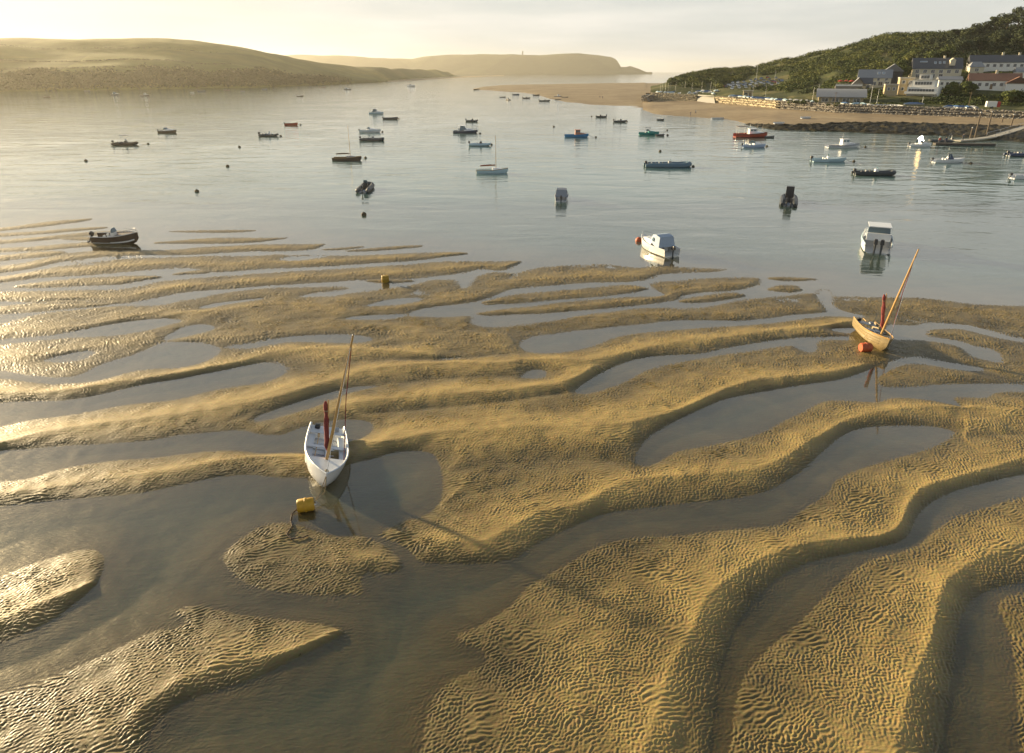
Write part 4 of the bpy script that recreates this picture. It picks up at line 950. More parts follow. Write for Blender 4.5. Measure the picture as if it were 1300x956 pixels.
house(1299, 318, 8, 6, 3.6, 1.8, R(-24), 'white hut with pale grey roof cut by the right edge of the picture', M_WHITE, M_PALEROOF, row(-2.5, 2.5, 3, 2.1, 1.0, 1.0))
house(1129, 293, 5, 4.5, 4.2, .5, R(-20), 'small square honey stone building left of the stone tower house', M_HONEY, M_CONC, [(-1, 2.8, .9, 1.1), (1, 2.8, .9, 1.1)], name='stone_building', over=.1)
house(1147, 297, 5.6, 6, 6.6, .5, R(-20), 'stone tower block of a house beside the white bay windowed house', M_HONEY, M_CONC, [(-1.3, 5.2, 1.1, 1.2), (1.2, 5.2, 1.1, 1.2), (-1.3, 2.4, 1, 1.2), (1.2, 2.4, 1, 1.2)], name='stone_building', over=.15)
house(1203, 307, 9, 6, 3.6, 1.2, R(-20), 'low white house with pale flat roof right of the white bay windowed house', M_WHITE, M_PALEROOF, row(-3.2, 3.2, 4, 2, 1.1, 1.1))
# white house with stacked bays
p = HL(1172, 288); root = empty('bay_windowed_house', p, R(-40), 'white stepped house with stacked bay windows and balconies above the shore', 'house')
m_ = MB(); m_.box((0, 0, .3), (11.5, 8, 6.4)); m_.box((-.4, .8, 4.8), (8.4, 6.2, 2.7)); m_.box((-.6, 1.4, 7.3), (4.2, 4.6, 2.3)); m_.build('wall', M_WHITE, root)
r_ = MB(); r_.box((-.4, .8, 6.24), (8.9, 6.7, .22)); r_.box((-.6, 1.4, 8.55), (4.8, 5.2, .22)); r_.build('roof', M_CONC, root)
s_ = MB(); s_.loft([[(-6.6, 1, 3.5), (-6.6, 5, 3.5), (-6.6, 5, 6.3), (-6.6, 4, 6.6)], [(-3.2, 1, 3.5), (-3.2, 5, 3.5), (-3.2, 5, 6.3), (-3.2, 4, 6.6)]]); s_.build('lean_to_roof', M_PALEROOF, root)
for z_, w_, y_ in ((2.1, 9.6, -4.06), (4.9, 6.4, -2.36), (7.35, 3.2, -.96)):
    f = MB(); f.box((-.4, y_, z_), (w_ + .3, .14, 1.5)); fo = f.build('window', M_FRAME, root); g_ = MB(); n_ = int(w_ / 1.05)
    for q in range(n_): g_.box((-.4 - w_ / 2 + w_ / n_ * (q + .5), y_ - .10, z_), (w_ / n_ - .14, .08, 1.15))
    g_.build('pane', M_GLASS, fo)
rl = MB(); rl.box((-.2, -5.2, .85), (11.8, 2.4, .25)); rl.box((-.2, -6.35, 1.3), (11.8, .15, .9)); rl.build('balcony', M_WHITE, root)
# terrace with red parasols
p = HL(1076, 312); root = empty('terrace_house', p, R(-22), 'cafe terrace house with white railings and a grey gabled roof', 'building')
m_ = MB(); m_.box((0, 0, .2), (11, 7, 4.2)); m_.add([(1, 0, 2.3), (7, 0, 2.3), (4, 0, 5.6), (1, 6, 2.3), (7, 6, 2.3), (4, 6, 5.6)], [(0, 1, 2), (3, 5, 4), (0, 2, 5, 3), (1, 4, 5, 2)]); m_.build('wall', M_GREYSTONE, root)
r_ = MB(); r_.add([(.6, -.3, 2.2), (4, -.3, 5.9), (7.4, -.3, 2.2), (.6, 6.3, 2.2), (4, 6.3, 5.9), (7.4, 6.3, 2.2)], [(0, 1, 4, 3), (1, 2, 5, 4)]); r_.build('roof', M_PALEROOF, root)
rl = MB()
for k in range(9): rl.box((-5.3 + k * 1.3, -3.4, 2.75), (.08, .08, .9))
rl.box((0, -3.4, 3.2), (11, .1, .1)); rl.box((0, -3.46, 2.6), (11, .05, .7)); rl.build('railing', M_FRAME, root)
for k, (dx, dy) in enumerate(((-3.6, -1.8), (-1.2, -1.2), (1.0, -2.0))):
    q = p + Matrix.Rotation(R(-22), 3, 'Z') @ Vector((dx, dy, 2.3)); um = empty('parasol', q, 0, ['left red parasol on the cafe terrace', 'middle red parasol on the cafe terrace', 'right red parasol on the cafe terrace'][k], 'parasol', 'red parasols on the cafe terrace')
    a_ = MB(); a_.tube([(0, 0, 0), (0, 0, 2.5)], .05, 6); a_.build('pole', M_WOOD, um)
    a_ = MB(); a_.lathe((0, 0, 0), [(1.5, 1.95), (1.48, 2.0), (.75, 2.35), (.02, 2.62)], 8); a_.build('canopy', M_RED, um)
# low club building with curved roof
p = HL(1066, 287); root = empty('clubhouse', Vector((p.x, p.y, p.z)), R(-22), 'low stone clubhouse with a wide shallow curved grey roof behind the sea wall', 'building')
m_ = MB(); m_.box((0, 0, .9), (17, 9, 3.4)); m_.build('wall', M_HONEY, root)
rings = []
for x in (-9.6, 9.6):
    rings.append([(x, -5.6 + 13.2 * k / 10, 2.65 + 2.9 * math.sin(math.pi * .62 * k / 10)) for k in range(11)] + [(x, 7.6 - 13.2 * k / 10, 2.40 + 2.9 * math.sin(math.pi * .62 * (10 - k) / 10)) for k in range(11)])
r_ = MB(); r_.loft(rings); r_.build('roof', M_PALEROOF, root, True)
for x in (-6, -2, 2, 6):
    f = MB(); f.box((x, -4.53, 1.4), (2.6, .1, 1.5)); fo = f.build('window', M_FRAME, root); g_ = MB(); g_.box((x - .62, -4.6, 1.4), (1.1, .06, 1.3)); g_.box((x + .62, -4.6, 1.4), (1.1, .06, 1.3)); g_.build('pane', M_GLASS, fo)
p = HL(949, 352); root = empty('beach_hut', p, R(-15), 'small yellow flat roofed hut above the pale boulder wall', 'building')
m_ = MB(); m_.box((0, 0, 1.2), (4.6, 3.2, 3.4)); m_.build('wall', M_HONEY, root); r_ = MB(); r_.box((0, 0, 3.02), (5.2, 3.8, .22)); r_.build('roof', M_CONC, root)
d_ = MB(); d_.box((.9, -1.63, 1.1), (.9, .08, 2.1)); d_.build('door', M_WOOD, root); f = MB(); f.box((-1, -1.63, 1.6), (1.3, .08, .9)); f.build('window', M_GLASS, root)
# slatted sheds and trailer by the jetty
p = HL(1260, 246); root = empty('boat_trailer_box', p, R(-20), 'white and rust red box trailer parked above the jetty', 'trailer')
m_ = MB(); m_.box((-.7, 0, 1.5), (3.2, 2.0, 1.9)); m_.build('body', M_WHITE, root, bevel=.05); m_ = MB(); m_.box((1.45, 0, 1.45), (1.0, 2.0, 1.8)); m_.build('end_panel', M_RED, root, bevel=.05)
for s in (-1, 1):
    wl_ = MB(); wl_.lathe((-.4, s * 1.0, .38), [(.02, -.1), (.36, -.1), (.36, .1), (.02, .1)], 12, 'Y'); wl_.build('wheel', M_DARKWALL, root)

# ---------------------------------------------------------------- poles and lamps along the front
def pole(px, Z, h, label, nm='flagpole', r0=.09, base=None, arm=0):
    p = HL(px, Z) if base is None else base
    root = empty(nm, p, 0, label, 'pole' if nm != 'street_lamp' else 'street lamp')
    a_ = MB(); a_.tube([(0, 0, -.5), (0, 0, h)], r0, 6, r0 * .6); a_.build('post', M_METAL if nm != 'telegraph_pole' else M_WOOD, root)
    if arm:
        a_ = MB(); a_.tube([(0, 0, h - .1), (arm * .5, 0, h + .15), (arm, 0, h + .1)], .06, 5); a_.box((arm * 1.15, 0, h + .08), (.6, .25, .12)); a_.build('lamp_head', M_METAL, root)
    elif nm == 'telegraph_pole':
        a_ = MB(); a_.box((0, 0, h - .4), (1.5, .12, .12)); a_.build('cross_arm', M_WOOD, root)
    else:
        a_ = MB(); a_.lathe((0, 0, h), [(.01, -.02), (.12, .04), (.01, .16)], 6); a_.build('finial', M_METAL, root)
pole(958.5, 392, 13, 'tall thin mast standing by the dune car park against the sky', r0=.10)
pole(983, 420, 7, 'short pole on the scrub slope right of the car park mast')
pole(1104, 275, 7.5, 'street lamp left of the pair on the grass above the clubhouse', 'street_lamp', arm=-.9)
pole(1112.5, 268, 6, 'street lamp right of the pair on the grass above the clubhouse', 'street_lamp', arm=1.1)
pole(1037, 300, 7, 'white flagpole standing left of the clubhouse roof')
pole(1229, 250, 5.5, 'telegraph pole behind the boats above the jetty', 'telegraph_pole')
pole(1059, 268, 5, 'telegraph pole on the wall left of the clubhouse', 'telegraph_pole')
pole(1170, 262, 3.5, 'short post on the green below the white bay windowed house')
# the daymark on the far headland
v = None
p = headP.reshape(-1, 3); fz_ = CAMH - ray(663.5, 69.5)[2] * (FZ + 350)
q = world(663.5, FZ + 350, fz_)
m_ = MB(); m_.tube([q + Vector((0, 0, -8)), q + Vector((0, 0, 22))], 4.4, 8, 3.4); m_.lathe(q, [(4.2, 21), (4.2, 23), (3.0, 23.5)], 8)
tag(m_.build('daymark_tower', M_GREYSTONE), 'tiny stone daymark tower on the skyline of the far headland', 'tower')
z_h = on(head_b, (579 - CX) / FPX * (FZ + 130), CP * (FZ + 130) + 6)
if z_h:
    root = empty('far_house', ((579 - CX) / FPX * (FZ + 130), CP * (FZ + 130) + 6, z_h), 0, 'tiny white house on the slope of the far headland', 'house')
    m_ = MB(); m_.box((0, 0, 4), (16, 10, 9)); m_.build('wall', M_WHITE, root); m_ = MB(); m_.add([(-9, -6, 8), (9, -6, 8), (9, 6, 8), (-9, 6, 8), (-9, 0, 13), (9, 0, 13)], [(0, 1, 5, 4), (2, 3, 4, 5), (0, 4, 3), (1, 2, 5)]); m_.build('roof', M_PALEROOF, root)

# ---------------------------------------------------------------- cars in the dune car park
M_TYRE = mat('tyre_rubber', (.03, .03, .03), .9, .2); M_CARGLASS = mat('car_glass', (.08, .10, .12), .05, 1.0)
CARC = {'white': (.75, .75, .74), 'silver': (.42, .44, .46), 'blue': (.06, .13, .32), 'black': (.03, .03, .035), 'red': (.35, .03, .03)}
def make_car(cname):
    root = empty('parked_car', (0, 0, 0)); paint = mat('car_paint_' + cname, CARC[cname], .25, .6, metal=.2, coat=.6, var=.03)
    prof = [(-2.1, .35), (-2.15, .75), (-1.95, .95), (-1.0, 1.0), (.95, .98), (1.9, .82), (2.1, .62), (2.1, .35)]
    b_ = MB(); b_.loft([[(x, y * (1 if abs(y) < .8 else 1), z) for x, z in prof] for y in (-.86, -.82, .82, .86)]); b_.build('body', paint, root, True)
    c_ = MB(); cab = [(-1.85, .95), (-1.35, 1.42), (.15, 1.45), (.95, .98)]
    c_.loft([[(x, y * (1 - .16 * (z > 1.2)), z) for x, z in cab] for y in (-.80, .80)]); c_.build('window', M_CARGLASS, root)
    r_ = MB(); r_.box((-.6, 0, 1.46), (1.55, 1.28, .05)); r_.build('roof', paint, root)
    for x in (-1.3, 1.35):
        for y in (-.8, .8):
            w_ = MB(); w_.lathe((x, y, .33), [(.02, -.1), (.32, -.1), (.32, .1), (.02, .1)], 10, 'Y'); w_.build('wheel', M_TYRE, root)
    for y in (-.6, .6):
        l_ = MB(); l_.box((2.09, y, .68), (.08, .34, .16)); l_.build('headlight', M_FRAME, root)
    return root
protos = {c: make_car(c) for c in CARC}; used_c = set(); rnd = random.Random(14)
rows_ = ((398, 930, 990, 8.2, 'nearest'), (410, 922, 994, 7.8, 'second'), (422, 921, 996, 7.6, 'middle'), (434, 924, 992, 7.6, 'fourth'), (446, 930, 980, 7.4, 'farthest'))
cspots = [(px + rnd.uniform(-1, 1), Z, nm) for Z, x0, x1, st, nm in rows_ for px in np.arange(x0, x1, st)]
for px, Z, nm in cspots:
    c = rnd.choices(list(CARC), (8, 6, 2, 2, 1))[0]; p = HL(px, Z)
    if p is None: continue
    o = protos[c] if c not in used_c else copy_tree(protos[c]); used_c.add(c)
    o.location = p + Vector((0, 0, .12)); o.rotation_euler = (0, 0, R(rnd.choice((70, 250)) + rnd.uniform(-6, 6)))
    side = 'left' if px < 947 else 'middle' if px < 970 else 'right'
    tag(o, '%s car toward the %s of the %s row of the dune car park' % (c, side, nm), 'car', 'cars in the dune car park')

# ---------------------------------------------------------------- the jetty and its piles
def pxat(px, py, z): return G(px, py, z)
path = [(1215, 178, .45), (1235, 176.5, .5), (1258, 173.5, .7), (1275, 169, 1.2), (1300, 161.5, 2.0), (1345, 152, 3.0)]
pts = [G(a, b_, c) for a, b_, c in path]; mb = MB(); rings = []
for i, p in enumerate(pts):
    t_ = (pts[min(i + 1, len(pts) - 1)] - pts[max(i - 1, 0)]); t_.z = 0; t_.normalize(); n_ = Vector((-t_.y, t_.x, 0)) * 1.1
    rings.append([p - n_, p + n_, p + n_ - Vector((0, 0, .3)), p - n_ - Vector((0, 0, .3))])
mb.loft(rings); root = empty('jetty', pts[0], 0, 'pale wooden jetty walkway sloping down from the shore at the right edge', 'jetty')
o = mb.build('deck', M_CONC, root); o.matrix_parent_inverse = Matrix.Translation(-pts[0])
rl = MB()
for s in (-1, 1):
    ln_ = [r[0 if s < 0 else 1] + Vector((0, 0, 1.0)) for r in rings[2:]]; rl.tube(ln_, .05, 4)
    for q in ln_: rl.tube([q, q - Vector((0, 0, 1.0))], .05, 4)
o = rl.build('railing', M_METAL, root); o.matrix_parent_inverse = Matrix.Translation(-pts[0])
pl = [G(1186, 182.5, .3), G(1262, 183.5, .3)]; d_ = (pl[1] - pl[0]); ang = math.atan2(d_.y, d_.x); c_ = (pl[0] + pl[1]) / 2
root = empty('floating_pontoon', c_, ang, 'long low dark floating pontoon beside the jetty foot', 'pontoon'); m_ = MB(); m_.box((0, 0, .0), (d_.length, 1.8, .45)); m_.build('deck', mat('wet_dark_timber', (.07, .06, .05), .8), root)
for k in range(5):
    f = MB(); f.box((-d_.length / 2 + d_.length * (k + .5) / 5, 0, -.32), (d_.length / 6, 1.9, .3)); f.build('float', M_DARKWALL, root)
for px, pyt, pyb, lab in ((1237, 145, 176, 'thick mooring pile left of the pair by the jetty foot'), (1251.5, 144, 174, 'mooring pile behind the jetty foot, second from the left'), (1269, 149, 165, 'thin mooring pile between the two pairs along the jetty'),
                          (1281, 147, 169, 'mooring pile beside the bend of the jetty'), (1230.5, 163, 178, 'short wooden post in front of the jetty foot')):
    b0 = G(px, pyb, 0); h = (pyb - pyt) * (18 / ray(px, pyb)[2]) / FPX * 1.02; M_PILE = mat('dark_pile_timber', (.11, .085, .06), .85)
    root = empty('mooring_pile', b0, 0, lab, 'mooring pile', 'piles along the jetty'); m_ = MB(); m_.tube([(0, 0, -1.5), (.15, 0, h)], .24, 7, .18); m_.build('post', M_PILE, root)
    m_ = MB(); m_.lathe((.15, 0, h), [(.21, -.1), (.21, .05), (.02, .18)], 7); m_.build('cap', M_METAL, root)
# ================================================================ boats and buoys
BC = {}
def bm_(name, col, rough=.35, **k):
    if name not in BC: BC[name] = mat('boat_' + name, col, rough, .5, **k)
    return BC[name]
WHT = bm_('white_gelcoat', (.72, .73, .73), .3, coat=.3, var=.06); GRY = bm_('grey_deck', (.30, .31, .32), .6); BLK = bm_('black_plastic', (.025, .025, .028), .35)
DGR = bm_('dark_grey_rubber', (.07, .075, .08), .6); DBR = bm_('dark_brown_hull', (.07, .045, .03), .5); NVY = bm_('navy_hull', (.03, .05, .10), .3)
BLU = bm_('bright_blue_hull', (.02, .20, .42), .4); LBL = bm_('pale_blue_hull', (.40, .54, .60), .4); TEA = bm_('teal_hull', (.01, .22, .20), .4)
RED_ = bm_('red_hull', (.40, .06, .03), .5); OCH = bm_('varnished_planks', (.25, .185, .085), .45, coat=.2, var=.45, scale=9); TANS = bm_('tan_sailcloth', (.20, .040, .035), .95, var=.75, scale=7)
SPR = bm_('varnished_spar', (.50, .30, .10), .35, coat=.3); ORG = bm_('orange_buoy', (.42, .085, .025), .6, var=.3, scale=5); YEL = bm_('yellow_buoy', (.50, .28, .015), .55, var=.3, scale=6)
DKB = bm_('weedy_buoy', (.07, .05, .025), .8, var=.4); ROPE = bm_('rope', (.28, .22, .13), .95); CHN = bm_('rusty_chain', (.07, .05, .035), .9, var=.4, scale=20)
BLC = bm_('blue_canvas', (.05, .12, .26), .8); STL = bm_('steel_rail', (.6, .6, .6), .25, metal=.9); SCR = bm_('tinted_screen', (.10, .16, .20), .08); AFL = bm_('green_antifoul', (.10, .16, .10), .8)

def hull_ring(s, L, B, fb, draft, full=.42, rise=.35, bow_w=0.0, t=.05, floor=None, rocker=.5):
    """one closed cross-section of an open hull at station s in 0..1 (stern..bow)"""
    x = -L / 2 + L * s
    hb = B / 2 * (.84 + .16 * math.sin(min(1, s / full) * math.pi / 2)) if s < full else B / 2 * max(bow_w, (1 - ((s - full) / (1 - full)) ** 2.3)) + .012
    sh = fb * (1 + rise * max(0, (s - .3)) ** 1.6 * 2)
    kz = -draft * (1 - max(0, (s - .55) / .45) ** 2.2 * rocker) + (max(0, s - .86) / .14) ** 2 * (draft + fb * .6) * .75
    kz = min(kz, sh - .05); fl = (sh - .06 if floor is None else min(floor(s), sh - .03))
    ch = kz + (sh - kz) * .30
    return [(x + .10 * L * (max(0, s - .8) / .2) ** 2 * 0, y, z) for y, z in
            ((hb, sh), (hb * .97, (sh + ch) / 2), (hb * .84, ch), (hb * .40, kz + (ch - kz) * .3), (0, kz), (-hb * .40, kz + (ch - kz) * .3), (-hb * .84, ch), (-hb * .97, (sh + ch) / 2), (-hb, sh),
             (-max(hb - t, .004), sh), (-max(hb - t, .003), fl), (max(hb - t, .003), fl), (max(hb - t, .004), sh))]
def mk_hull(L, B, fb, draft, n=14, **k):
    mb = MB(); ss = [i / n for i in range(n)] + [.965, 1.0]
    mb.loft([hull_ring(s, L, B, fb, draft, **k) for s in ss]); return mb
def gunwale(mb, L, B, fb, r=.04, full=.42, rise=.35, dz=0.0, s0=0.0, bow_w=0.0, **_):
    for sg in (-1, 1):
        p = []
        for i in range(13):
            s = s0 + (1 - s0) * i / 12; h = hull_ring(s, L, B, fb, .3, full=full, rise=rise, bow_w=bow_w)[0]; p.append((h[0], sg * h[1], h[2] + dz))
        mb.tube(p, r, 5)
def outboard(root, x, z, s=1.0, name='outboard_motor', m=None, tilt=0.0, y=0.0):
    c = MB(); M = Matrix.Rotation(tilt, 3, 'Y')
    c.box(Vector((x - .12 * s, y, z + .42 * s)), (.48 * s, .30 * s, .40 * s), rot=M, taper=.8)
    o = c.build(name, m or BLK, root, bevel=.04 * s)
    l = MB(); a = Vector((x - .10 * s, y, z + .30 * s)); b_ = a + M @ Vector((0, 0, -1.0 * s)); l.tube([a, b_], [.10 * s, .06 * s], 6); l.build('leg', DGR, o)
    p = MB(); q = b_; p.lathe(q + Vector((-.12 * s, 0, 0)), [(.02, -.12 * s), (.07 * s, 0), (.03, .14 * s)], 6, 'X')
    for k in range(3): p.box(q + Vector((-.16 * s, math.sin(k * 2.09) * .1 * s, math.cos(k * 2.09) * .1 * s)), (.02, .07 * s, .16 * s), rot=Matrix.Rotation(k * 2.09, 3, 'X'))
    p.build('propeller', BLK, o); return o
def screen(root, x, w, h, z, rake=.35, name='windscreen', m=None, wrap=.6):
    """a wraparound windscreen: front pane and two sides"""
    mb = MB(); t = .03
    F0 = [(x, -w / 2 * .7, z), (x, w / 2 * .7, z), (x - rake, w / 2 * .66, z + h), (x - rake, -w / 2 * .66, z + h)]
    mb.add(F0 + [(a - t, b_, c) for a, b_, c in F0], [(0, 1, 2, 3), (7, 6, 5, 4), (0, 4, 5, 1), (1, 5, 6, 2), (2, 6, 7, 3), (3, 7, 4, 0)])
    for s in (-1, 1):
        S = [(x, s * w / 2 * .7, z), (x - wrap - rake, s * w / 2, z), (x - wrap - rake, s * w / 2 * .96, z + h * .6), (x - rake, s * w / 2 * .66, z + h)]
        mb.add(S + [(a, b_ - s * t, c) for a, b_, c in S], [(0, 1, 2, 3), (7, 6, 5, 4), (0, 4, 5, 1), (1, 5, 6, 2), (2, 6, 7, 3), (3, 7, 4, 0)])
    return mb.build(name, m or SCR, root)
def seat(root, x, y, z, w=.5, m=None):
    s = MB(); s.box((x, y, z + .2), (.45, w, .4)); s.box((x - .2, y, z + .5), (.10, w, .45)); return s.build('seat', m or WHT, root, bevel=.03)
def cleat_rail(root, L, B, fb, s0=.62, h=.42, m=None, rise=.35):
    mb = MB(); pr = None
    for sg in (-1, 1):
        p = []
        for i in range(6):
            s = s0 + (.97 - s0) * i / 5; r_ = hull_ring(s, L, B, fb, .3, rise=rise)[0]; q = Vector((r_[0], sg * max(r_[1] - .08, 0), r_[2])); mb.tube([q, q + Vector((0, 0, h))], .016, 4); p.append(q + Vector((0, 0, h)))
        mb.tube(p, .018, 4)
    return mb.build('pulpit_rail', m or STL, root)

def rib(L=6.5, tube=DGR, deck=GRY, console=WHT, top=False, motors=1, seats=2, arch=False, tarp=None):
    root = empty('inflatable_boat'); B = L * .36; r = B * .155; path = []
    for i in range(22):
        f = i / 21; a = abs(f - .5) * 2
        s = 1 - max(0, a - .25) / .75 if a > .25 else 1
        if a > .42: path.append(Vector((L * (.30 - .80 * (a - .42) / .58), (B / 2 - r) * (1 if f < .5 else -1), .30)))
        else:
            th = (a / .42) * math.pi / 2; path.append(Vector((L * .30 + L * .18 * math.cos(th) ** .9, (B / 2 - r) * math.sin(th) * (1 if f < .5 else -1), .30 + .22 * math.cos(th))))
    m_ = MB(); m_.tube(path, [r * (.55 if i in (0, 21) else 1) for i in range(22)], 9); m_.build('tube', tube, root, True)
    h = mk_hull(L * .93, B - 2.2 * r, .26, .28, floor=lambda s: .16); h.build('hull', deck, root)
    c = MB(); c.box((L * .05, 0, .62), (.7, .75, .95), taper=.8); co = c.build('console', console, root, bevel=.05)
    s_ = MB(); s_.add([(L * .05 + .22, -.33, 1.08), (L * .05 + .22, .33, 1.08), (L * .05 + .02, .30, 1.5), (L * .05 + .02, -.30, 1.5), (L * .05 + .19, -.33, 1.08), (L * .05 + .19, .33, 1.08), (L * .05 - .01, .30, 1.5), (L * .05 - .01, -.30, 1.5)],
       [(0, 1, 2, 3), (7, 6, 5, 4), (0, 4, 5, 1), (1, 5, 6, 2), (2, 6, 7, 3), (3, 7, 4, 0)]); s_.build('windscreen', SCR, co)
    for k in range(seats): seat(root, -L * .08 - k * .75, 0, .16, .55, BLK if k % 2 == 0 else GRY)
    for k in range(motors): outboard(root, -L * .46, .45, 1.15, y=(k - (motors - 1) / 2) * .6)
    if arch:
        a_ = MB(); a_.tube([(-L * .36, -B * .3, .4), (-L * .38, -B * .28, 1.9), (-L * .38, B * .28, 1.9), (-L * .36, B * .3, .4)], .04, 5); a_.tube([(-L * .38, 0, 1.9), (-L * .38, 0, 2.5)], .02, 4); a_.build('arch', STL, root)
    if top:
        a_ = MB()
        for x, y in ((-.6, -.6), (-.6, .6), (.9, -.6), (.9, .6)): a_.tube([(x, y, .5), (x * .9, y, 2.35)], .03, 4)
        a_.build('frame', STL, root); a_ = MB(); a_.box((.1, 0, 2.4), (2.1, 1.5, .08)); a_.build('canopy', tarp or BLK, root, bevel=.02)
    return root
def motorboat(L=5.5, hullm=WHT, cab='cuddy', inner=None, motor=True, canvas=None, stripe=None, motors=1, rails=True, fb=.62, B=None, cabm=None, tilt=0.0):
    root = empty('motorboat'); B = B or L * .37; inner = inner or WHT
    dk = .48
    fl = lambda s: (.10 if s < dk else 9)
    h = mk_hull(L, B, fb, .30, floor=fl, rise=.42); h.build('hull', hullm, root)
    g = MB(); gunwale(g, L, B, fb, .045, rise=.42); g.build('rubbing_strake', stripe or inner, root)
    if stripe:
        g = MB(); gunwale(g, L * .995, B * 1.012, fb, .055, rise=.42, dz=-.20); g.build('side_stripe', stripe, root)
    shz = lambda s: hull_ring(s, L, B, fb, .3, rise=.42)[0][2]
    if cab in ('cuddy', 'cruiser', 'wheelhouse'):
        # raised foredeck / cabin trunk
        c = MB(); rings = []
        s0, s1 = (.46, .86) if cab != 'wheelhouse' else (.60, .9)
        for i in range(6):
            s = s0 + (s1 - s0) * i / 5; rr = hull_ring(s, L, B, fb, .3, rise=.42)[0]; w_ = max(.08, rr[1] * .80); hh = (.46 if cab != 'cruiser' else .62) * (1 - (i / 5) ** 2) + .05
            rings.append([(rr[0], -w_, rr[2] - .05), (rr[0], -w_ * .86, rr[2] + hh * .8), (rr[0], 0, rr[2] + hh), (rr[0], w_ * .86, rr[2] + hh * .8), (rr[0], w_, rr[2] - .05)])
        c.loft(rings); c.build('foredeck', cabm or inner, root, True)
    xs = -L / 2 + L * .5
    if cab == 'cuddy':
        screen(root, xs + .15, B * .86, .55, shz(.5) + .40, .45, wrap=.5)
        if canvas:
            c = MB(); z0 = shz(.5) + .3
            c.loft([[(xs + .1, -B * .34, z0), (xs - .35, -B * .33, z0 + .75), (xs - .35, B * .33, z0 + .75), (xs + .1, B * .34, z0)], [(xs - 1.0, -B * .42, fb), (xs - 1.0, -B * .36, z0 + .85), (xs - 1.0, B * .36, z0 + .85), (xs - 1.0, B * .42, fb)],
                    [(xs - 1.9, -B * .44, fb), (xs - 1.75, -B * .36, z0 + .70), (xs - 1.75, B * .36, z0 + .70), (xs - 1.9, B * .44, fb)]]); c.build('canopy', canvas, root)
    if cab == 'cruiser':
        z0 = shz(.5); c = MB(); c.loft([[(xs + .5, -B * .36, z0 + .4), (xs + .5, B * .36, z0 + .4), (xs - .3, B * .30, z0 + 1.35), (xs - .3, -B * .30, z0 + 1.35)], [(xs - L * .22, -B * .40, z0), (xs - L * .22, B * .40, z0), (xs - L * .20, B * .33, z0 + 1.45), (xs - L * .20, -B * .33, z0 + 1.45)]])
        c.build('cabin_window', SCR, root); c = MB(); c.box((xs - L * .14, 0, z0 + 1.46), (L * .34, B * .74, .10)); c.build('cabin_roof', cabm or inner, root, bevel=.03)
        c = MB(); c.box((xs - L * .27, 0, z0 + .35), (.35, B * .78, .8)); c.build('cockpit_coaming', inner, root, bevel=.04)
    if cab == 'wheelhouse':
        z0 = fb; xw = xs + .25; c = MB(); c.box((xw, 0, z0 + .62), (L * .22, B * .56, 1.5), taper=.92); wh_ = c.build('wheelhouse', cabm or inner, root, bevel=.04)
        w_ = MB()
        for y in (-B * .17, 0, B * .17): w_.box((xw + L * .108, y, z0 + .98), (.05, B * .13, .42))
        for s in (-1, 1):
            for q in (-.05, .05): w_.box((xw + q * L, s * B * .272, z0 + .98), (L * .075, .05, .40))
        w_.build('window', SCR, wh_); c = MB(); c.box((xw, 0, z0 + 1.40), (L * .26, B * .64, .08)); c.build('roof', cabm or inner, wh_, bevel=.02)
        c = MB(); c.tube([(xw - L * .08, 0, z0 + 1.4), (xw - L * .08, 0, z0 + 2.8)], .03, 5); c.build('mast', STL, root)
    if cab == 'console':
        c = MB(); c.box((xs - .2, 0, .62), (.6, .7, 1.05), taper=.8); co = c.build('console', inner, root, bevel=.04); screen(root, xs + .05, 1.0, .42, 1.12, .2, wrap=.05)
    if cab == 'open':
        for s in (.22, .42, .62):
            rr = hull_ring(s, L, B, fb, .3, rise=.42)[0]; c = MB(); c.box((rr[0], 0, rr[2] - .18), (.24, rr[1] * 1.9, .05)); c.build('thwart', inner, root)
    if cab in ('cuddy', 'console'): seat(root, xs - .9, -B * .2, .10, .45); seat(root, xs - .9, B * .2, .10, .45)
    if rails and cab != 'open': cleat_rail(root, L, B, fb, rise=.42)
    for k in range(motors if motor else 0): outboard(root, -L / 2 - .02, fb - .25, 1.0 if L < 7 else 1.3, y=(k - (motors - 1) / 2) * .62, tilt=tilt)
    return root
def rigging(root, pts, name='stay', r=.012):
    m_ = MB()
    for a, b_ in pts: m_.tube([a, b_], r, 4)
    return m_.build(name, STL, root)
def furled(root, a, b_, r, m=TANS, seed=1, name='furled_sail'):
    rnd = random.Random(seed); a, b_ = Vector(a), Vector(b_); n = 11
    pts = [a.lerp(b_, i / n) + Vector((rnd.uniform(-.2, .2), rnd.uniform(-.2, .2), rnd.uniform(-.2, .2))) * r for i in range(n + 1)]
    m_ = MB(); m_.tube(pts, [r * rnd.uniform(.75, 1.25) * (1 if 0 < i < n else .5) for i in range(n + 1)], 8); return m_.build(name, m, root, True)
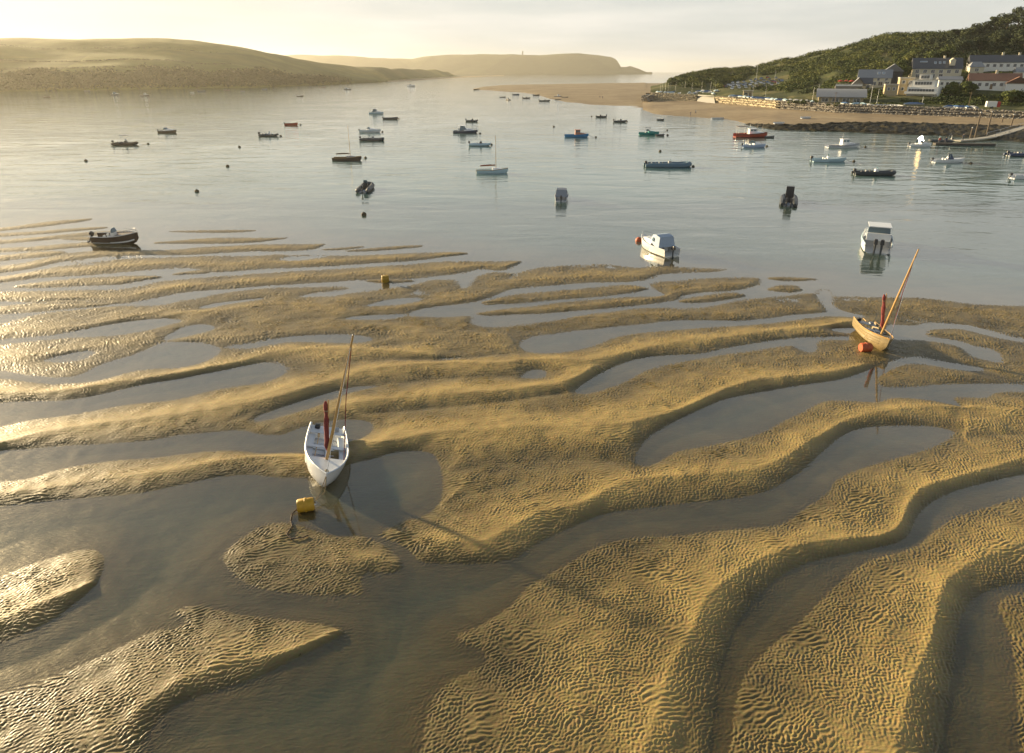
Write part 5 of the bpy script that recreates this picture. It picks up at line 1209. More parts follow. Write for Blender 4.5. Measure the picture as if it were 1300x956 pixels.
def sailboat(L=6.0, hullm=LBL, inner=WHT, mast=6.6, boom=True, sail=TANS, forestay=True, mx=.12, stripe=None):
    root = empty('sailing_boat'); B = L * .33; fb = .58
    fl = lambda s: (.12 if s < .52 else 9); mk_hull(L, B, fb, .5, floor=fl, rise=.45).build('hull', hullm, root)
    g = MB(); gunwale(g, L, B, fb, .045, rise=.45); g.build('gunwale', stripe or SPR, root)
    c = MB(); rings = []
    for i in range(5):
        s = .5 + .30 * i / 4; rr = hull_ring(s, L, B, fb, .3, rise=.45)[0]; w_ = rr[1] * .6; hh = .30 * (1 - (i / 4) ** 2) + .03; rings.append([(rr[0], -w_, rr[2] - .08), (rr[0], -w_ * .85, rr[2] + hh), (rr[0], w_ * .85, rr[2] + hh), (rr[0], w_, rr[2] - .08)])
    c.loft(rings); c.build('cabin', inner, root)
    xm = L * mx; m_ = MB(); m_.tube([(xm, 0, 0), (xm - .05, 0, mast)], .055, 7, .035); m_.build('mast', SPR, root, True)
    if boom:
        m_ = MB(); m_.tube([(xm - .08, 0, 1.35), (xm - L * .52, 0, 1.25)], .04, 6); m_.build('boom', SPR, root); furled(root, (xm - .15, 0, 1.48), (xm - L * .50, 0, 1.36), .12, sail, 3)
    z1 = fb * 1.5; rigging(root, [((L / 2 - .1, 0, z1), (xm - .03, 0, mast * .93)), ((xm - .2, B / 2 - .03, fb), (xm - .03, 0, mast * .85)), ((xm - .2, -B / 2 + .03, fb), (xm - .03, 0, mast * .85))])
    for y in (-1, 1):
        b_ = MB(); b_.box((-L * .22, y * B * .25, .34), (L * .36, .35, .08)); b_.build('bench', inner, root)
    r_ = MB(); r_.box((-L / 2 - .04, 0, .15), (.06, .05, 1.0)); r_.build('rudder', SPR, root)
    return root
def rowboat(L=3.4, hullm=WHT, inner=None, cover=None):
    root = empty('small_dinghy'); B = L * .42; fb = .42; inner = inner or GRY
    mk_hull(L, B, fb, .14, floor=lambda s: .06, rise=.3, bow_w=.12).build('hull', hullm, root)
    g = MB(); gunwale(g, L, B, fb, .035, rise=.3, bow_w=.12); g.build('gunwale', inner, root)
    for s in (.25, .52, .78):
        rr = hull_ring(s, L, B, fb, .3, rise=.3, bow_w=.12)[0]; c = MB(); c.box((rr[0], 0, rr[2] - .13), (.22, rr[1] * 1.9, .04)); c.build('thwart', inner, root)
    if cover:
        c = MB(); c.loft([[(x, -w_, .44), (x, 0, .44 + h_), (x, w_, .44)] for x, w_, h_ in ((-L / 2, B * .4, .1), (-L * .2, B * .52, .5), (L * .15, B * .5, .5), (L * .45, B * .15, .2))]); c.build('cover', cover, root)
    return root

def put(root, px, py, deg, label, cat='boat', z=0.0, group='boats moored across the estuary', heel=0.0, name=None):
    root.location = G(px, py, z); root.rotation_mode = 'XYZ'; root.rotation_euler = (R(heel), 0, R(deg)); tag(root, label, cat, group)
    if name: root.name = name
    return root
def mooring_buoy(px, py, label, r=.32, m=None, group='dark mooring buoys on the water'):
    root = empty('mooring_buoy', G(px, py, 0), 0, label, 'buoy', group)
    b_ = MB(); b_.lathe((0, 0, .05), [(.02, -r), (r * .7, -r * .75), (r, -.05), (r * .92, r * .45), (r * .5, r * .85), (.04, r * .98)], 10); b_.build('float', m or DKB, root, True)
    g = MB(); g.tube([(-.07, 0, r * .95), (-.06, 0, r * 1.35), (.06, 0, r * 1.35), (.07, 0, r * .95)], .02, 4); g.build('ring', STL, root); return root
def ln(px, py, L): return L * FPX / (CAMH / ray(px, py)[2])

# --- the moored fleet: (builder, px, py, heading, label, buoy px, buoy py)
fleet = [
 (rib(6.4, DBR, GRY, BLK, top=True, seats=2), 159, 184, 2, 'dark brown inflatable boat with a small flat canopy, alone at the far left', (188, 183)),
 (motorboat(5.6, DBR, 'cuddy', rails=False), 213, 168.5, 0, 'motorboat with dark brown hull and white top beyond the canopied inflatable', None),
 (rib(5.6, DGR, GRY, WHT, motors=2, arch=True), 341, 173, 0, 'dark inflatable with twin outboards and a pale console left of the dark sailing boat', (356.5, 173)),
 (motorboat(4.6, RED_, 'open', DBR), 370, 159, 0, 'small orange brown open motorboat with a buoy right at its bow', (381.5, 158.8)),
 (motorboat(4.8, DBR, 'open'), 381, 122.5, 0, 'small dark open boat far off below the left hill, alone in mid channel', None),
 (motorboat(6.5, LBL, 'cruiser', WHT, motor=False, rails=False), 478, 144.5, -8, 'pale blue and white cabin boat, nearest the middle of the far channel', None),
 (motorboat(6.0, DGR, 'open', GRY), 496, 151.5, 0, 'low grey open boat just right of the pale blue cabin boat', (506.5, 151)),
 (motorboat(6.6, WHT, 'cuddy', stripe=LBL, rails=False), 470, 167.8, 0, 'long white speedboat with outboard to the left, above the grey seated inflatable', (485.5, 167.8)),
 (rib(6.6, DGR, GRY, GRY, seats=3), 472, 178.5, 0, 'dark inflatable with grey seats directly below the long white speedboat', (486, 178.3)),
 (sailboat(6.2, DBR, GRY, 7.2, sail=DBR), 441, 203.5, 0, 'dark brown sailing boat with bare mast and brown sail stowed on the boom', (464, 200.8)),
 (rib(4.6, DGR, GRY, BLK, seats=1), 599, 154.5, 0, 'small dark inflatable just beyond the dark hulled cabin cruiser', None),
 (motorboat(7.6, NVY, 'cruiser', WHT, motor=False), 591, 168.5, -2, 'cabin cruiser with dark navy hull and white cabin near the middle of the bay', (609.5, 169.8)),
 (rib(5.6, LBL, GRY, BLK, seats=1), 609, 185, 2, 'pale blue inflatable with black console below the navy cabin cruiser', (624, 184)),
 (sailboat(6.0, LBL, WHT, 6.8, sail=TANS), 625, 219.5, 6, 'pale blue sailing boat with tall mast and dark red sail rolled on its boom', (640, 216)),
 (motorboat(7.0, BLU, 'wheelhouse', BLU, motor=False, cabm=bm_('salmon_wheelhouse', (.42, .17, .10), .5)), 732, 173.8, 0, 'bright blue fishing boat with a reddish wheelhouse', (756.5, 174.5)),
 (rib(4.6, DGR, GRY, BLK, seats=3), 763, 149, 178, 'dark inflatable with a buoy on its left, near the green tip of the spit', (751, 148)),
 (rib(5.0, DGR, GRY, BLK, seats=2, arch=True), 787, 155, 0, 'dark inflatable with upright seats, left of the teal motorboat and further off', (796, 154.5)),
 (motorboat(6.0, TEA, 'cuddy', TEA, motor=False, rails=False, canvas=None), 824, 171, 0, 'teal green motorboat with a black bimini canopy', (847, 165.8)),
 (rib(9.2, bm_('slate_blue_tube', (.10, .17, .22), .5), GRY, GRY, seats=5, arch=True), 847, 211.5, 0, 'long slate blue inflatable with rows of seats, nearest the centre right of the bay', (880, 212)),
 (motorboat(9.5, RED_, 'wheelhouse', WHT, motor=False, fb=.95, rails=False, stripe=DBR), 953, 174, 0, 'red hulled fishing boat with dark bow, white wheelhouse and aft awning', None),
 (motorboat(5.8, bm_('sky_blue_hull', (.36, .45, .60), .4), 'cuddy', WHT, rails=False), 957, 187, 0, 'small white and sky blue cabin boat moored in front of the red fishing boat', (973.5, 186)),
 (motorboat(8.2, WHT, 'wheelhouse', WHT, motor=False, stripe=NVY), 1070, 187, 0, 'white fishing boat with wheelhouse forward and a dark blue stripe', (1098.5, 187)),
 (motorboat(7.2, LBL, 'console', WHT), 1052, 205, 0, 'white open console boat with pale blue side, in front of the white fishing boat', (1084, 205.5)),
 (rib(7.4, bm_('black_tube', (.03, .035, .04), .45), GRY, WHT, seats=3, arch=True), 1109, 222, -4, 'black inflatable with black outboard, right of centre and nearest below the glinting boat', None),
 (motorboat(6.6, WHT, 'console', WHT, tilt=.5), 1204, 206, 0, 'white speedboat with black raised outboard and a dark console cover', (1232.5, 208)),
 (rib(8.0, NVY, GRY, WHT, seats=3), 1300, 198, 0, 'navy inflatable with a grey outboard, cut by the right edge nearest the jetty', None),
 (motorboat(6.0, WHT, 'open', WHT, tilt=.5), 1305, 226.5, 0, 'white open boat with black outboard, lower of the two cut by the right edge', None),
 (rib(6.2, DGR, GRY, BLK, seats=4, arch=True), 1194, 180.5, 178, 'dark inflatable with people seats tied at the left end of the floating pontoon', None),
]
for root, px, py, deg, label, by in fleet:
    put(root, px, py, deg, label)
    if by and by[0] > px:
        inv = Matrix.Rotation(-R(deg), 4, 'Z') @ Matrix.Translation(-G(px, py, 0)); q = inv @ G(by[0], by[1], .1)
        nose = max((v.co.x for ch in root.children if ch.name.startswith(('hull', 'tube')) for v in ch.data.vertices), default=2); mlin = MB(); p0 = Vector((nose - .1, 0, .6)); mlin.tube([p0, p0.lerp(q, .5) + Vector((0, 0, -.25)), q], .035, 4); mlin.build('mooring_line', ROPE, root)
    if by: mooring_buoy(by[0], by[1], 'buoy at the bow of the ' + ' '.join(label.replace(',', '').split()[:10]).removesuffix(' a').removesuffix(' the').removesuffix(' and').removesuffix(' of').removesuffix(' with').removesuffix(' its'))
for a in bpy.data.objects:                          # aft awning on the red fishing boat, bimini on the teal one
    if a.get('label', '').startswith('red hulled fishing boat'):
        f = MB(); [f.tube([(x, y, .8), (x, y, 2.9)], .04, 5) for x in (-4.0, -1.6) for y in (-1.1, 1.1)]; f.build('awning_frame', STL, a); f = MB(); f.box((-2.8, 0, 2.95), (3.0, 2.6, .08)); f.build('awning', DBR, a)
        f = MB(); [f.tube([(x, 0, 1.0), (x + .15, 0, 4.2)], .05, 5) for x in (1.6, 3.1)]; f.build('mast', DBR, a)
    if a.get('label', '').startswith('teal green motorboat'):
        f = MB(); [f.tube([(x, y, .5), (x * .8 - .3, y, 2.0)], .025, 4) for x in (-1.2, .4) for y in (-.8, .8)]; f.build('awning_frame', STL, a); f = MB(); f.box((-.6, 0, 2.03), (1.7, 1.9, .07)); f.build('awning', BLK, a)
    if a.get('label', '').startswith('white speedboat with black raised'):
        f = MB(); f.loft([[(-.5, -.5, .6), (-.5, .5, .6), (-.3, 0, 1.75)], [(.8, -.45, .7), (.8, .45, .7), (.3, 0, 1.7)]]); f.build('console_cover', NVY, a)
# boats seen from their sterns
put(rib(6.6, DGR, GRY, BLK, top=False, seats=1, motors=1), 464, 241, 92, 'dark inflatable seen from its stern left of the near centre', heel=0)
put(motorboat(5.4, WHT, 'cuddy', GRY, canvas=bm_('slate_canvas', (.26, .29, .34), .8)), 713, 252.5, 84, 'small white motorboat with slate cover seen from its stern in the middle of the bay')
b42 = put(rib(7.0, bm_('black_tube', (.03, .035, .04), .45), GRY, BLK, top=False, seats=1, motors=2), 1001, 257.5, 69, 'black inflatable seen from its stern with a tall black console')
c = MB(); c.box((.4, 0, 1.6), (.9, 1.15, 1.5), taper=.95); c.build('console_cover', BLK, b42, bevel=.06)
put(motorboat(7.8, WHT, 'cruiser', WHT, motors=2, B=3.0, fb=1.0, stripe=LBL), 1111, 312, 66, 'large white motor cruiser seen from its stern with twin black outboards, nearest the right sandbank')
put(motorboat(5.9, bm_('warm_white_gelcoat', (.78, .76, .70), .3, coat=.3), 'cuddy', WHT, canvas=bm_('pale_blue_cover', (.32, .40, .50), .7), motors=1, B=2.3, fb=.80), 833, 318, 112, 'white motorboat with pale blue canopy floating just off the sandbank')
mooring_buoy(811, 306, 'orange mooring buoy at the bow of the white motorboat off the sandbank', .42, ORG, 'coloured mooring buoys')
# glinting boat: an added mirror panel, angled to throw the sun at the camera
gb = put(motorboat(5.6, WHT, 'cuddy', WHT, rails=False), 1168, 186, 0, 'small boat with an added mirror panel throwing a bright golden glint of sun')
M_MIRROR = mat('glint_mirror_gold', (1.0, .80, .45), .20, 1.0, metal=1.0, var=0)  # the golden glint is put into the mirror's colour
gp = G(1168, 186, 1.4); hv = (sdir.normalized() + (Vector((0, 0, CAMH)) - gp).normalized()).normalized()
a_ = hv.orthogonal().normalized(); b_ = hv.cross(a_); mb = MB(); q = Vector((0, 0, 1.55)); t_ = hv * .03
pr_ = [q + a_ * 1.0 + b_ * .6, q - a_ * 1.0 + b_ * .6, q - a_ * 1.0 - b_ * .6, q + a_ * 1.0 - b_ * .6]
mb.add([p - t_ for p in pr_] + [p + t_ for p in pr_], [(3, 2, 1, 0), (4, 5, 6, 7), (0, 1, 5, 4), (1, 2, 6, 5), (2, 3, 7, 6), (3, 0, 4, 7)]); mb.build('glint_mirror', M_MIRROR, gb)
# distant craft under the left hill and off the spit
far = [
 (60, 123.8, 4.8, 'o', 'tiny dark open boat at the far left under the hill'), (111, 116, 5.5, 'o', 'tiny boat close under the left hill shore, left of the two pale cabin boats'),
 (147, 120.5, 7.2, 'c', 'distant cabin boat with white top under the left hill, left of a similar one'), (184, 121.8, 6.8, 'w', 'distant brown cabin boat under the left hill, right of the white topped one'),
 (244, 117.5, 3.5, 's', 'tiny pale boat left of the long dark boat under the hill'), (256, 116, 7.0, 'o', 'long low dark boat under the middle of the left hill'),
 (288, 115, 6.5, 'o', 'low dark boat right of the long low dark boat under the hill'), (308, 116, 4.0, 's', 'tiny boat under the hill right of the two low dark boats'),
 (336, 113.6, 5.5, 'o', 'faint low boat under the falling end of the left hill'), (409, 111.3, 8.0, 'o', 'dark low boat close to the shore where the hill falls away'),
 (441, 113.8, 7.5, 'c', 'distant cabin boat off the low point of the left hill'), (522, 110, 9.5, 'b', 'boxy pale motor yacht far up the channel'),
 (838.5, 152.8, 2.8, 's', 'tiny dark dinghy close to the inner beach'), (911, 151, 5.0, 's', 'pale boat lying at the edge of the inner beach'),
 (655, 120.5, 5.5, 'o', 'small boat at the far left of the group off the spit'), (668, 125, 5.5, 'r', 'dark inflatable in the middle of the group off the spit'), (645, 127.2, 5.0, 'r', 'dark inflatable at the lower left of the group off the spit'),
 (638, 123.6, 4.5, 's', 'tiny boat leftmost in the group off the spit'), (681, 121.2, 5.0, 'o', 'brownish boat with posts close to the spit sand'), (691, 128.6, 7.0, 'r', 'long dark inflatable nearest in the group off the spit'),
 (708, 123.4, 5.5, 'w', 'small cabin boat among the last group against the spit'), (708.5, 126.8, 4.0, 's', 'dark dinghy below the cabin boat against the spit'), (717, 124.4, 4.5, 'o', 'dark open boat at the right of the last group against the spit'),
 (838, 172.5, 2.6, 's', 'dark tender tied behind the teal green motorboat'), (977, 175, 2.6, 's', 'small tender off the bow of the red fishing boat'), (1282, 171, 4.5, 'o', 'small pale boat lying behind the jetty walkway'),
]
for i, (px, py, L_, k, lab) in enumerate(far):
    if k == 'o': r_ = motorboat(L_, (DBR, DGR, NVY)[i % 3], 'open', GRY)
    elif k == 'c': r_ = motorboat(L_, DGR, 'cruiser', WHT, motor=False, rails=False)
    elif k == 'w': r_ = motorboat(L_, DBR, 'wheelhouse', WHT, motor=False, rails=False)
    elif k == 'r': r_ = rib(L_, DGR, GRY, BLK, seats=2)
    elif k == 'b': r_ = motorboat(L_, WHT, 'cruiser', WHT, motor=False, rails=False, fb=1.3, B=3.6)
    else: r_ = rowboat(L_, WHT if 'pale' in lab else DGR)
    put(r_, px, py, (0, 3, -5, 8)[i % 4] + (120 if 'lower left' in lab else 0), lab, group='distant small craft')
# loose buoys
for px, py, lab in ((109, 204.5, 'dark buoy alone on the bright water at the left'), (304, 187, 'dark buoy right of the dark brown hulled motorboat, the further of two'), (289, 211.5, 'dark buoy on open water left of the dark sailing boat'),
                    (250, 243.5, 'dark buoy nearest the sandbars on the left'), (462, 273, 'dark buoy between the sternmost inflatable and the sandbars'), (703, 161, 'tiny buoy left of the bright blue fishing boat'),
                    (838, 192.5, 'small buoy above the long slate blue inflatable'), (408, 117.5, 'tiny far buoy below the dark boat near the hill point'), (517, 117, 'tiny far buoy left of the pair off the spit'), (521, 117.2, 'tiny far buoy right of its pair off the spit'), (847.5, 172, 'tiny buoy right of the tender of the teal boat')):
    mooring_buoy(px, py, lab, .36 if py > 150 else .42)

# ================================================================ boats aground on the flat
def ground_z(px, py):
    return float(terrain_at(np.array([[float(px)]]), np.array([[float(py)]]))[0, 0])
# beached motorboat at the left
bb = motorboat(5.0, DBR, 'console', WHT, tilt=.55, fb=.75); put(bb, 149, 306.5, 0, 'motorboat with dark brown sides and white gunwale aground on the sandbars at the left', group='boats aground on the sand', z=.22, heel=4)
sd = MB()
for sg in (-1, 1):
    pts0 = []; n = 9
    rings = []
    for i in range(n):
        s = .02 + .90 * i / (n - 1); hr_ = hull_ring(s, 5.0, 1.85, .75, .3, rise=.42)
        ym, zm = (hr_[1][1] + 2 * hr_[2][1]) / 3, (hr_[1][2] + 2 * hr_[2][2]) / 3
        rings.append([(hr_[1][0], sg * (ym + .012), zm), (hr_[2][0], sg * (hr_[2][1] + .02), hr_[2][2] - .02), (hr_[2][0], sg * (hr_[2][1] - .02), hr_[2][2] - .02), (hr_[1][0], sg * (ym - .02), zm)])
    sd.loft(rings)
sd.build('boot_stripe', WHT, bb)

def day_sailer(L, B, hullm, inner, mastl, heel, heading, px, py, label, z, sparm, rake=6, bundle=(1.1, 3.3), clinker=False, halyard=None):
    """open wooden dayboat lying on its bilge"""
    root = empty('sailing_dinghy'); fb = .62
    fl = lambda s: (.10 if s < .66 else 9)
    h = mk_hull(L, B, fb, .30, n=18, floor=fl, rise=.40, full=.45, t=.07); h.build('hull', hullm, root, 'soft')
    g = MB(); gunwale(g, L, B, fb, .045, rise=.40, full=.45); g.build('gunwale', inner if not clinker else SPR, root)
    if clinker:
        st = MB()
        for f in (.28, .52, .76):
            for sg in (-1, 1):
                p = []
                for i in range(12):
                    s = i / 12 * .97; r_ = hull_ring(s, L, B, fb, .30, rise=.40, full=.45)
                    a, b_ = Vector(r_[0]), Vector(r_[2]); q = a.lerp(b_, f); q.y *= sg; q.y += sg * .03; p.append(q)
                st.tube(p, .02, 4)
        st.build('plank_edges', hullm, root)
    # stern deck, side benches, thwarts, centreboard case
    d_ = MB(); rings = []
    for s in (0.005, .05, .10, .145):
        r_ = hull_ring(s, L, B, fb, .3, rise=.40, full=.45)[0]; rings.append([(r_[0], -(r_[1] - .08), r_[2] - .12), (r_[0], (r_[1] - .08), r_[2] - .12), (r_[0], r_[1] - .08, r_[2] - .16), (r_[0], -(r_[1] - .08), r_[2] - .16)])
    d_.loft(rings); d_.build('stern_seat', inner, root)
    for sg in (-1, 1):
        b_ = MB(); rings = []
        for i in range(8):
            s = .15 + .47 * i / 7; r_ = hull_ring(s, L, B, fb, .3, rise=.40, full=.45)[0]; y0 = r_[1] - .08; y1 = y0 - .30
            rings.append([(r_[0], sg * y0, .38), (r_[0], sg * y1, .38), (r_[0], sg * y1, .12), (r_[0], sg * y0, .12)])
        b_.loft(rings); b_.build('bench', inner, root)
    for s in (.40, .64):
        r_ = hull_ring(s, L, B, fb, .3, rise=.40, full=.45)[0]; b_ = MB(); b_.box((r_[0], 0, .47), (.24, (r_[1] - .07) * 2, .05)); b_.build('thwart', inner, root, bevel=.01)
    b_ = MB(); b_.box((-.02 * L, 0, .30), (L * .26, .10, .40)); b_.build('centreboard_case', inner, root, bevel=.015)
    fr_ = MB()
    for k in range(7):
        x = -L * .36 + k * L * .10; s = (x + L / 2) / L; r_ = hull_ring(s, L, B, fb, .3, rise=.40, full=.45)[0]; fr_.box((x, 0, .125), (.05, (r_[1] - .1) * 2, .04))
    fr_.build('floor_rib', inner, root)
    t_ = MB(); t_.box((-L / 2 + .2, 0, .62), (.9, .05, .05)); t_.build('tiller', SPR, root)
    b_ = MB(); b_.box((-L / 2 + .35, B * .22, .56), (.30, .26, .18)); b_.build('stowed_box', GRY, root, bevel=.02)
    c_ = MB(); c_.lathe((-L / 2 + .28, -B * .25, .50), [(.02, 0), (.14, 0), (.14, .22), (.02, .24)], 9); c_.build('bucket', BLK, root)
    o_ = MB(); o_.tube([(-L * .30, -B * .20, .44), (L * .14, -B * .27, .46)], .022, 5); o_.box((-L * .33, -B * .20, .45), (.45, .12, .02)); o_.build('oar', SPR, root)
    # rig
    xm = L * .20; tip = Vector((xm - math.tan(R(rake)) * mastl, 0, mastl)); m_ = MB(); m_.tube([(xm, 0, .1), Vector((xm, 0, .1)).lerp(tip, .5), tip], [.078, .074, .045], 9); mo = m_.build('mast', sparm, root, True)
    c_ = MB(); c_.lathe(tip, [(.035, -.10), (.045, -.02), (.02, .06)], 7); c_.build('masthead', BLK, mo)
    b_ = MB(); b_.box((xm, 0, .64), (.12, .55, .09)); b_.build('mast_clamp', BLK, root)
    a = Vector((xm - .16, -.05, bundle[0])); b2 = Vector((xm - .55 - .10 * bundle[1], -.55, bundle[1])); furled(root, a, b2, .105, TANS, 6)
    l_ = MB()
    for k in range(4):
        q = a.lerp(b2, .15 + .22 * k); l_.lathe(q, [(.10, -.03), (.125, 0), (.10, .03)], 8)
    l_.build('sail_tie', ROPE, root)
    y_ = MB(); y_.tube([a + Vector((.02, .1, -.2)), b2 + Vector((.05, .1, .12))], .03, 6); y_.build('yard', SPR, root)
    bow = Vector((L / 2 - .08, 0, fb * 1.30))
    rigging(root, [(bow, tip * .96 + Vector((0, 0, 0)))], 'forestay', .014)
    f_ = MB(); f_.tube([Vector((L * .16, B * .40, fb)), tip * .55 + Vector((.2, .30, 0)), tip * .97], .022, 5); f_.build('halyard', TANS if halyard is None else halyard, root)
    # stem fitting with a wrap of rope
    w_ = MB(); w_.lathe(bow + Vector((-.25, 0, .0)), [(.05, -.10), (.09, -.03), (.09, .05), (.05, .12)], 8); w_.build('rope_coil', ROPE, root)
    put(root, px, py, heading, label, 'sailing dinghy', z=z, group=None)
    root.rotation_euler = (R(heel), 0, R(heading)); return root, tip, bow
white_dinghy, wtip, wbow = day_sailer(5.3, 2.05, WHT, bm_('white_interior', (.62, .66, .70), .45, var=.1, scale=4), 7.0, -16, -77, 412, 585, 'white open sailing dinghy aground in the pool with tan sail furled on its leaning mast', .10, SPR, rake=3)
ochre_dinghy, otip, obow = day_sailer(4.8, 1.9, OCH, bm_('pale_grey_interior', (.45, .48, .48), .5, var=.2, scale=5), 6.9, -12, -98, 1107.5, 430, 'varnished clinker sailing dinghy heeled over on the sand by the right sandbank', .20, SPR, rake=2, clinker=True)
bpy.context.view_layer.update()

# barrel buoys with their tethers
def barrel(c, yaw, label, m_, r=.30, l=.66, stand=False):
    root = empty('barrel_buoy', c, yaw, label, 'buoy', 'coloured barrel buoys lying on the sand')
    b_ = MB(); prof = [(.03, -l / 2), (r * .86, -l / 2), (r, -l / 2 + .06), (r, l / 2 - .06), (r * .86, l / 2), (.03, l / 2)]
    b_.lathe((0, 0, 0), prof, 16, 'Z' if stand else 'X'); b_.build('drum', m_, root, True)
    g = MB(); ax = 'Z' if stand else 'X'; g.lathe((0, 0, 0), [(r + .005, -.05), (r + .025, -.03), (r + .025, .03), (r + .005, .05)], 16, ax); g.build('hoop', m_, root)
    e = MB()
    if stand: e.tube([(-.08, 0, l / 2), (-.06, 0, l / 2 + .10), (.06, 0, l / 2 + .10), (.08, 0, l / 2)], .018, 5)
    else: e.tube([(l / 2, -.08, 0), (l / 2 + .10, -.06, 0), (l / 2 + .10, .06, 0), (l / 2, .08, 0)], .018, 5)
    e.build('ring', STL, root); return root
by = G(388, 641, .24); barrel(by, R(15), 'yellow barrel buoy in the pool off the bow of the white dinghy', YEL, .30, .72)
barrel(G(1099, 441, .30 + ground_z(1099, 441) - .04), R(5), 'orange red barrel buoy lying against the forefoot of the varnished dinghy', ORG, .32, .74)
barrel(G(489, 354, .30), R(20), 'small yellow brown drum buoy standing on the sandbar in the middle distance', bm_('ochre_buoy', (.35, .22, .02), .6, var=.3), .34, .66, True)
wb = white_dinghy.matrix_world @ wbow
rp = MB(); rp.tube([wb, wb.lerp(by, .35) + Vector((.05, -.1, -.30)), wb.lerp(by, .7) + Vector((.12, -.12, -.22)), by + Vector((.3, .02, .12))], .022, 6); rp.tube([wb, wb.lerp(by, .3) + Vector((.18, -.1, -.40)), wb.lerp(by, .7) + Vector((.22, -.05, -.15)), by + Vector((.3, .02, .08))], .018, 6)
tag(rp.build('mooring_rope', ROPE), 'doubled tan mooring rope from the white dinghy bow to the yellow barrel buoy', 'rope')
cpts = [(379, 645, .12), (371, 652, .03), (369, 661, .03), (371, 668, .07), (367, 674, .10), (364, 679, .10), (370, 684, .10), (378, 683, .11), (385, 682, .10), (390, 680, .09)]
ch = MB(); P_ = [by + Vector((-.36, 0, -.08))] + [G(a, b_, max(c, ground_z(a, b_) + .03)) for a, b_, c in cpts]
i_ = 0
for a, b_ in zip(P_[:-1], P_[1:]):
    n_ = max(1, int((b_ - a).length / .09))
    for k in range(n_):
        p, q = a.lerp(b_, k / n_), a.lerp(b_, (k + 1.25) / n_); ch.tube([p, q], .038 if i_ % 2 else .024, 5, flat=.6 if i_ % 2 else 1.5); i_ += 1
tag(ch.build('mooring_chain', CHN), 'rusty weeded chain trailing from the yellow barrel buoy over the rippled bar', 'chain')
for px, py, lab in ((1023, 150.6, 'white dinghy drawn up on the inner beach above the seaweed'), (989, 157.5, 'pale dinghy lying at the left end of the seaweed foreshore')):
    p = G(px, py, 0); Z_ = None
    d0 = ray(px, py); hit = beach_b.ray_cast(Vector((0, 0, CAMH)), Vector((d0[0], d0[1], -d0[2])).normalized())
    r_ = rowboat(3.9, WHT); r_.location = (hit[0] if hit[0] else p) + Vector((0, 0, .12)); r_.rotation_euler = (R(8), 0, R(10)); tag(r_, lab, 'boat', 'small craft ashore')
# ================================================================ things along the shore: laid up dinghies, masts, people
mast_cols = [WHT, BLC, LBL, TEA, BLC, WHT, GRY]
rnd = random.Random(77)
def laid_up(L_, cover, mast):
    root = rowboat(L_, WHT, GRY, cover); root.name = 'laid_up_dinghy'
    if mast: m_ = MB(); m_.tube([(.4, 0, .2), (.4, 0, 6.0)], .045, 5, .03); m_.build('mast', STL, root); 
    return root
pr = {(c, m_): laid_up(4.4, c, m_) for c in (BLC, LBL, GRY, None) for m_ in (True, False)}
used = set(); names = {BLC: 'dark blue cover', LBL: 'pale blue cover', GRY: 'grey cover', None: 'no cover'}
spots = []
for px in np.arange(834, 912, 3.1): spots.append((px + rnd.uniform(-1, 1), footZ(px) + rnd.uniform(6, 34), rnd.choice([BLC, LBL, GRY, None]), rnd.random() < .55, 'tip'))
for px in np.arange(930, 992, 5): spots.append((px, footZ(px) + rnd.uniform(5, 10), rnd.choice([BLC, BLC, LBL]), rnd.random() < .2, 'wall'))
for px in np.arange(996, 1034, 7): spots.append((px, footZ(px) + rnd.uniform(5, 10), rnd.choice([LBL, GRY]), rnd.random() < .3, 'wall'))
for px in np.arange(1072, 1140, 7.5): spots.append((px, footZ(px) + 5, rnd.choice([LBL, BLC, None]), False, 'club'))
for px in np.arange(1206, 1240, 7): spots.append((px, footZ(px) + 6, rnd.choice([BLC, GRY]), False, 'dark'))
where = {'tip': 'on the headland tip', 'wall': 'behind the long boulder wall', 'club': 'right of the clubhouse', 'dark': 'below the white cottage'}
for px, Z, c, mst, wh in spots:
    p = HL(px, Z)
    o = pr[(c, mst)] if (c, mst) not in used else copy_tree(pr[(c, mst)]); used.add((c, mst))
    o.location = p + Vector((0, 0, .12)); o.rotation_euler = (0, 0, R(rnd.uniform(-20, 20) + rnd.choice((0, 90))))
    lo, hi = {'tip': (834, 912), 'wall': (930, 1034), 'club': (1072, 1140), 'dark': (1206, 1240)}[wh]; side = (', left end', ', left of middle', ', right of middle', ', right end')[min(3, int((px - lo) / (hi - lo) * 4))]
    tag(o, 'dinghy with ' + names[c] + (' and bare mast ' if mst else ' and no mast ') + where[wh] + side, 'dinghy', 'dinghies laid up ashore')
for k, o in pr.items():
    if k not in used:
        for ch in list(o.children): 
            for g in list(ch.children): bpy.data.objects.remove(g)
            bpy.data.objects.remove(ch)
        bpy.data.objects.remove(o)
# the covered boat on the green
r_ = rowboat(7.0, GRY, GRY, BLC); r_.location = HL(1160, 262) + Vector((0, 0, .5)); r_.rotation_euler = (0, 0, R(-15)); tag(r_, 'large boat under a blue cover standing on the green above the grey wall', 'boat', 'small craft ashore')

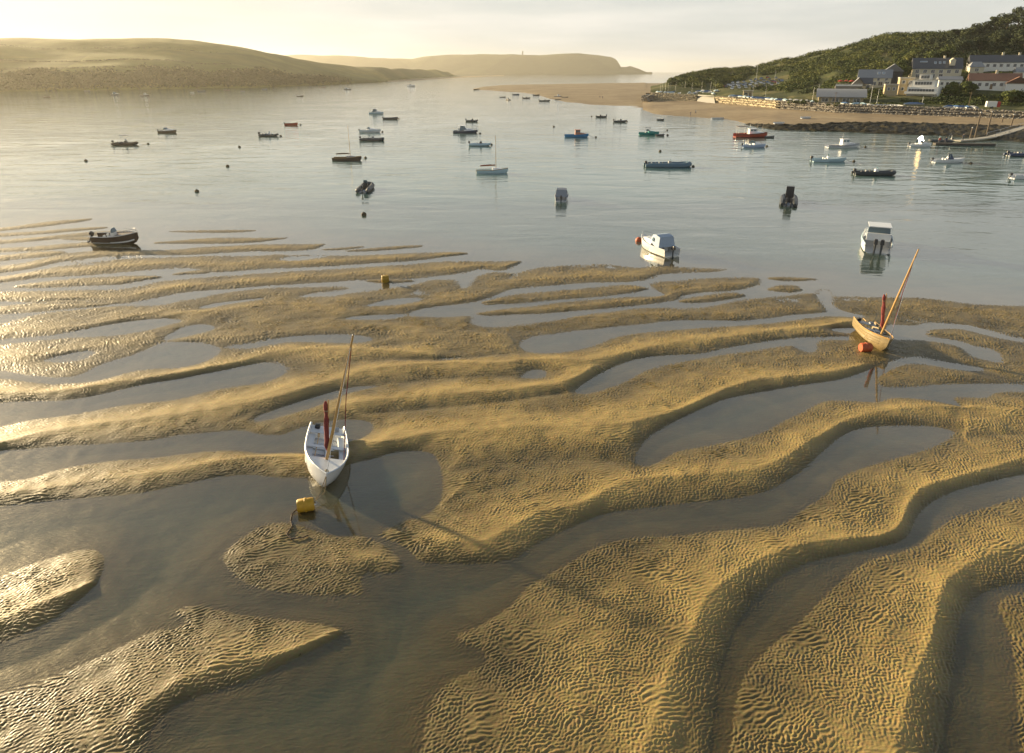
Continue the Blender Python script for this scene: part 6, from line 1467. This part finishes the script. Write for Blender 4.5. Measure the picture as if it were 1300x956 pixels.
# ---------------------------------------------------------------- tiny people
M_SKIN = mat('skin', (.45, .28, .19), .6); M_HAIR = mat('hair', (.05, .03, .02), .8)
CL = [mat('cloth_navy', (.04, .05, .10), .9), mat('cloth_white', (.6, .6, .58), .9), mat('cloth_red', (.35, .06, .05), .9), mat('cloth_grey', (.12, .12, .13), .9)]
def person(loc, yaw, label, top, legs, step=.25, sit=False, group='people by the water'):
    root = empty('person', loc, yaw, label, 'person', group)
    me = bpy.data.meshes.new('body')
    V = [(0, 0, .95), (0, 0, 1.18), (0, 0, 1.42), (.02, 0, 1.54), (.03, 0, 1.66), (.02, 0, 1.76)]; E = [(0, 1), (1, 2), (2, 3), (3, 4), (4, 5)]; Rr = [.15, .15, .15, .06, .10, .08]
    for s in (-1, 1):
        n = len(V); k = s * step
        V += [(0, s * .10, .90), (k * .5 + .03, s * .11, .50), (k, s * .11, .08), (k + .16, s * .12, .04)]; Rr += [.10, .075, .05, .04]; E += [(0, n), (n, n + 1), (n + 1, n + 2), (n + 2, n + 3)]
        n = len(V); V += [(0, s * .20, 1.40), (-k * .4, s * .26, 1.12), (-k * .5 + .08, s * .25, .88), (-k * .5 + .12, s * .24, .80)]; Rr += [.06, .045, .035, .03]; E += [(2, n), (n, n + 1), (n + 1, n + 2), (n + 2, n + 3)]
    me.from_pydata(V, E, []); ob = bpy.data.objects.new('body', me); COL.objects.link(ob)
    sk = ob.modifiers.new('skin', 'SKIN'); sv = me.skin_vertices[0].data
    for i, r in enumerate(Rr): sv[i].radius = (r, r)
    sv[0].use_root = True; ob.modifiers.new('sub', 'SUBSURF').levels = 1
    bpy.context.view_layer.update(); dg = bpy.context.evaluated_depsgraph_get(); m2 = bpy.data.meshes.new_from_object(ob.evaluated_get(dg)); m2.name = 'body'
    bpy.data.objects.remove(ob); m2.materials.clear()
    for mm in (M_SKIN, top, legs, M_HAIR): m2.materials.append(mm)
    for p in m2.polygons:
        z = p.center.z; y = abs(p.center.y)
        p.material_index = 3 if z > 1.71 else 0 if (z > 1.48 or (y > .19 and z < 1.0)) else 1 if z > .98 else 2 if z > .10 else 3
        p.use_smooth = True
    b_ = bpy.data.objects.new('body', m2); COL.objects.link(b_); b_.parent = root
    return root
def seen(px, py, bv):
    d0 = ray(px, py); h = bv.ray_cast(Vector((0, 0, CAMH)), Vector((d0[0], d0[1], -d0[2])).normalized()); return h[0] if h[0] else G(px, py, .5)
sp_b = surf_bvh(spit)
person(seen(761.5, 125, sp_b), 1.0, 'left of two tiny people walking on the spit sand', CL[0], CL[3])
person(seen(765, 125, sp_b), 1.2, 'right of two tiny people walking on the spit sand', CL[3], CL[0])
person(seen(876.5, 146.5, beach_b), .5, 'tiny person in dark clothes by the water on the inner beach', CL[3], CL[0])
person(seen(883, 144.5, beach_b), 2.0, 'tiny person in a white top by the water on the inner beach', CL[1], CL[0])
for px, c, lab in ((1192, 2, 'person in a red top standing on the floating pontoon'), (1200, 0, 'person in navy standing on the floating pontoon'), (1222, 3, 'person in grey standing at the jetty foot')):
    person(G(px, 182.6 if px < 1210 else 178.5, .32 if px < 1210 else .5), 1.5, lab, CL[c], CL[3], .05)

# small litter of the flat: weed scraps and shells
mb = MB(); rnd = random.Random(55)
for _ in range(420):
    px, py = rnd.uniform(0, 1300), rnd.uniform(440, 950); z = ground_z(px, py)
    if z < .01: continue
    p = G(px, py, z + .008); s = rnd.uniform(.015, .05); a = rnd.uniform(0, 6.28)
    pts = [p + Vector((math.cos(a + k * .7) * s * k * .6, math.sin(a + k * .9) * s * k * .6, 0)) for k in range(4)]
    mb.tube(pts, s * .22, 4, s * .1)
tag(mb.build('weed_scraps', M_WEED), 'scraps of dark seaweed scattered thinly over the rippled sand', 'seaweed', kind='stuff')
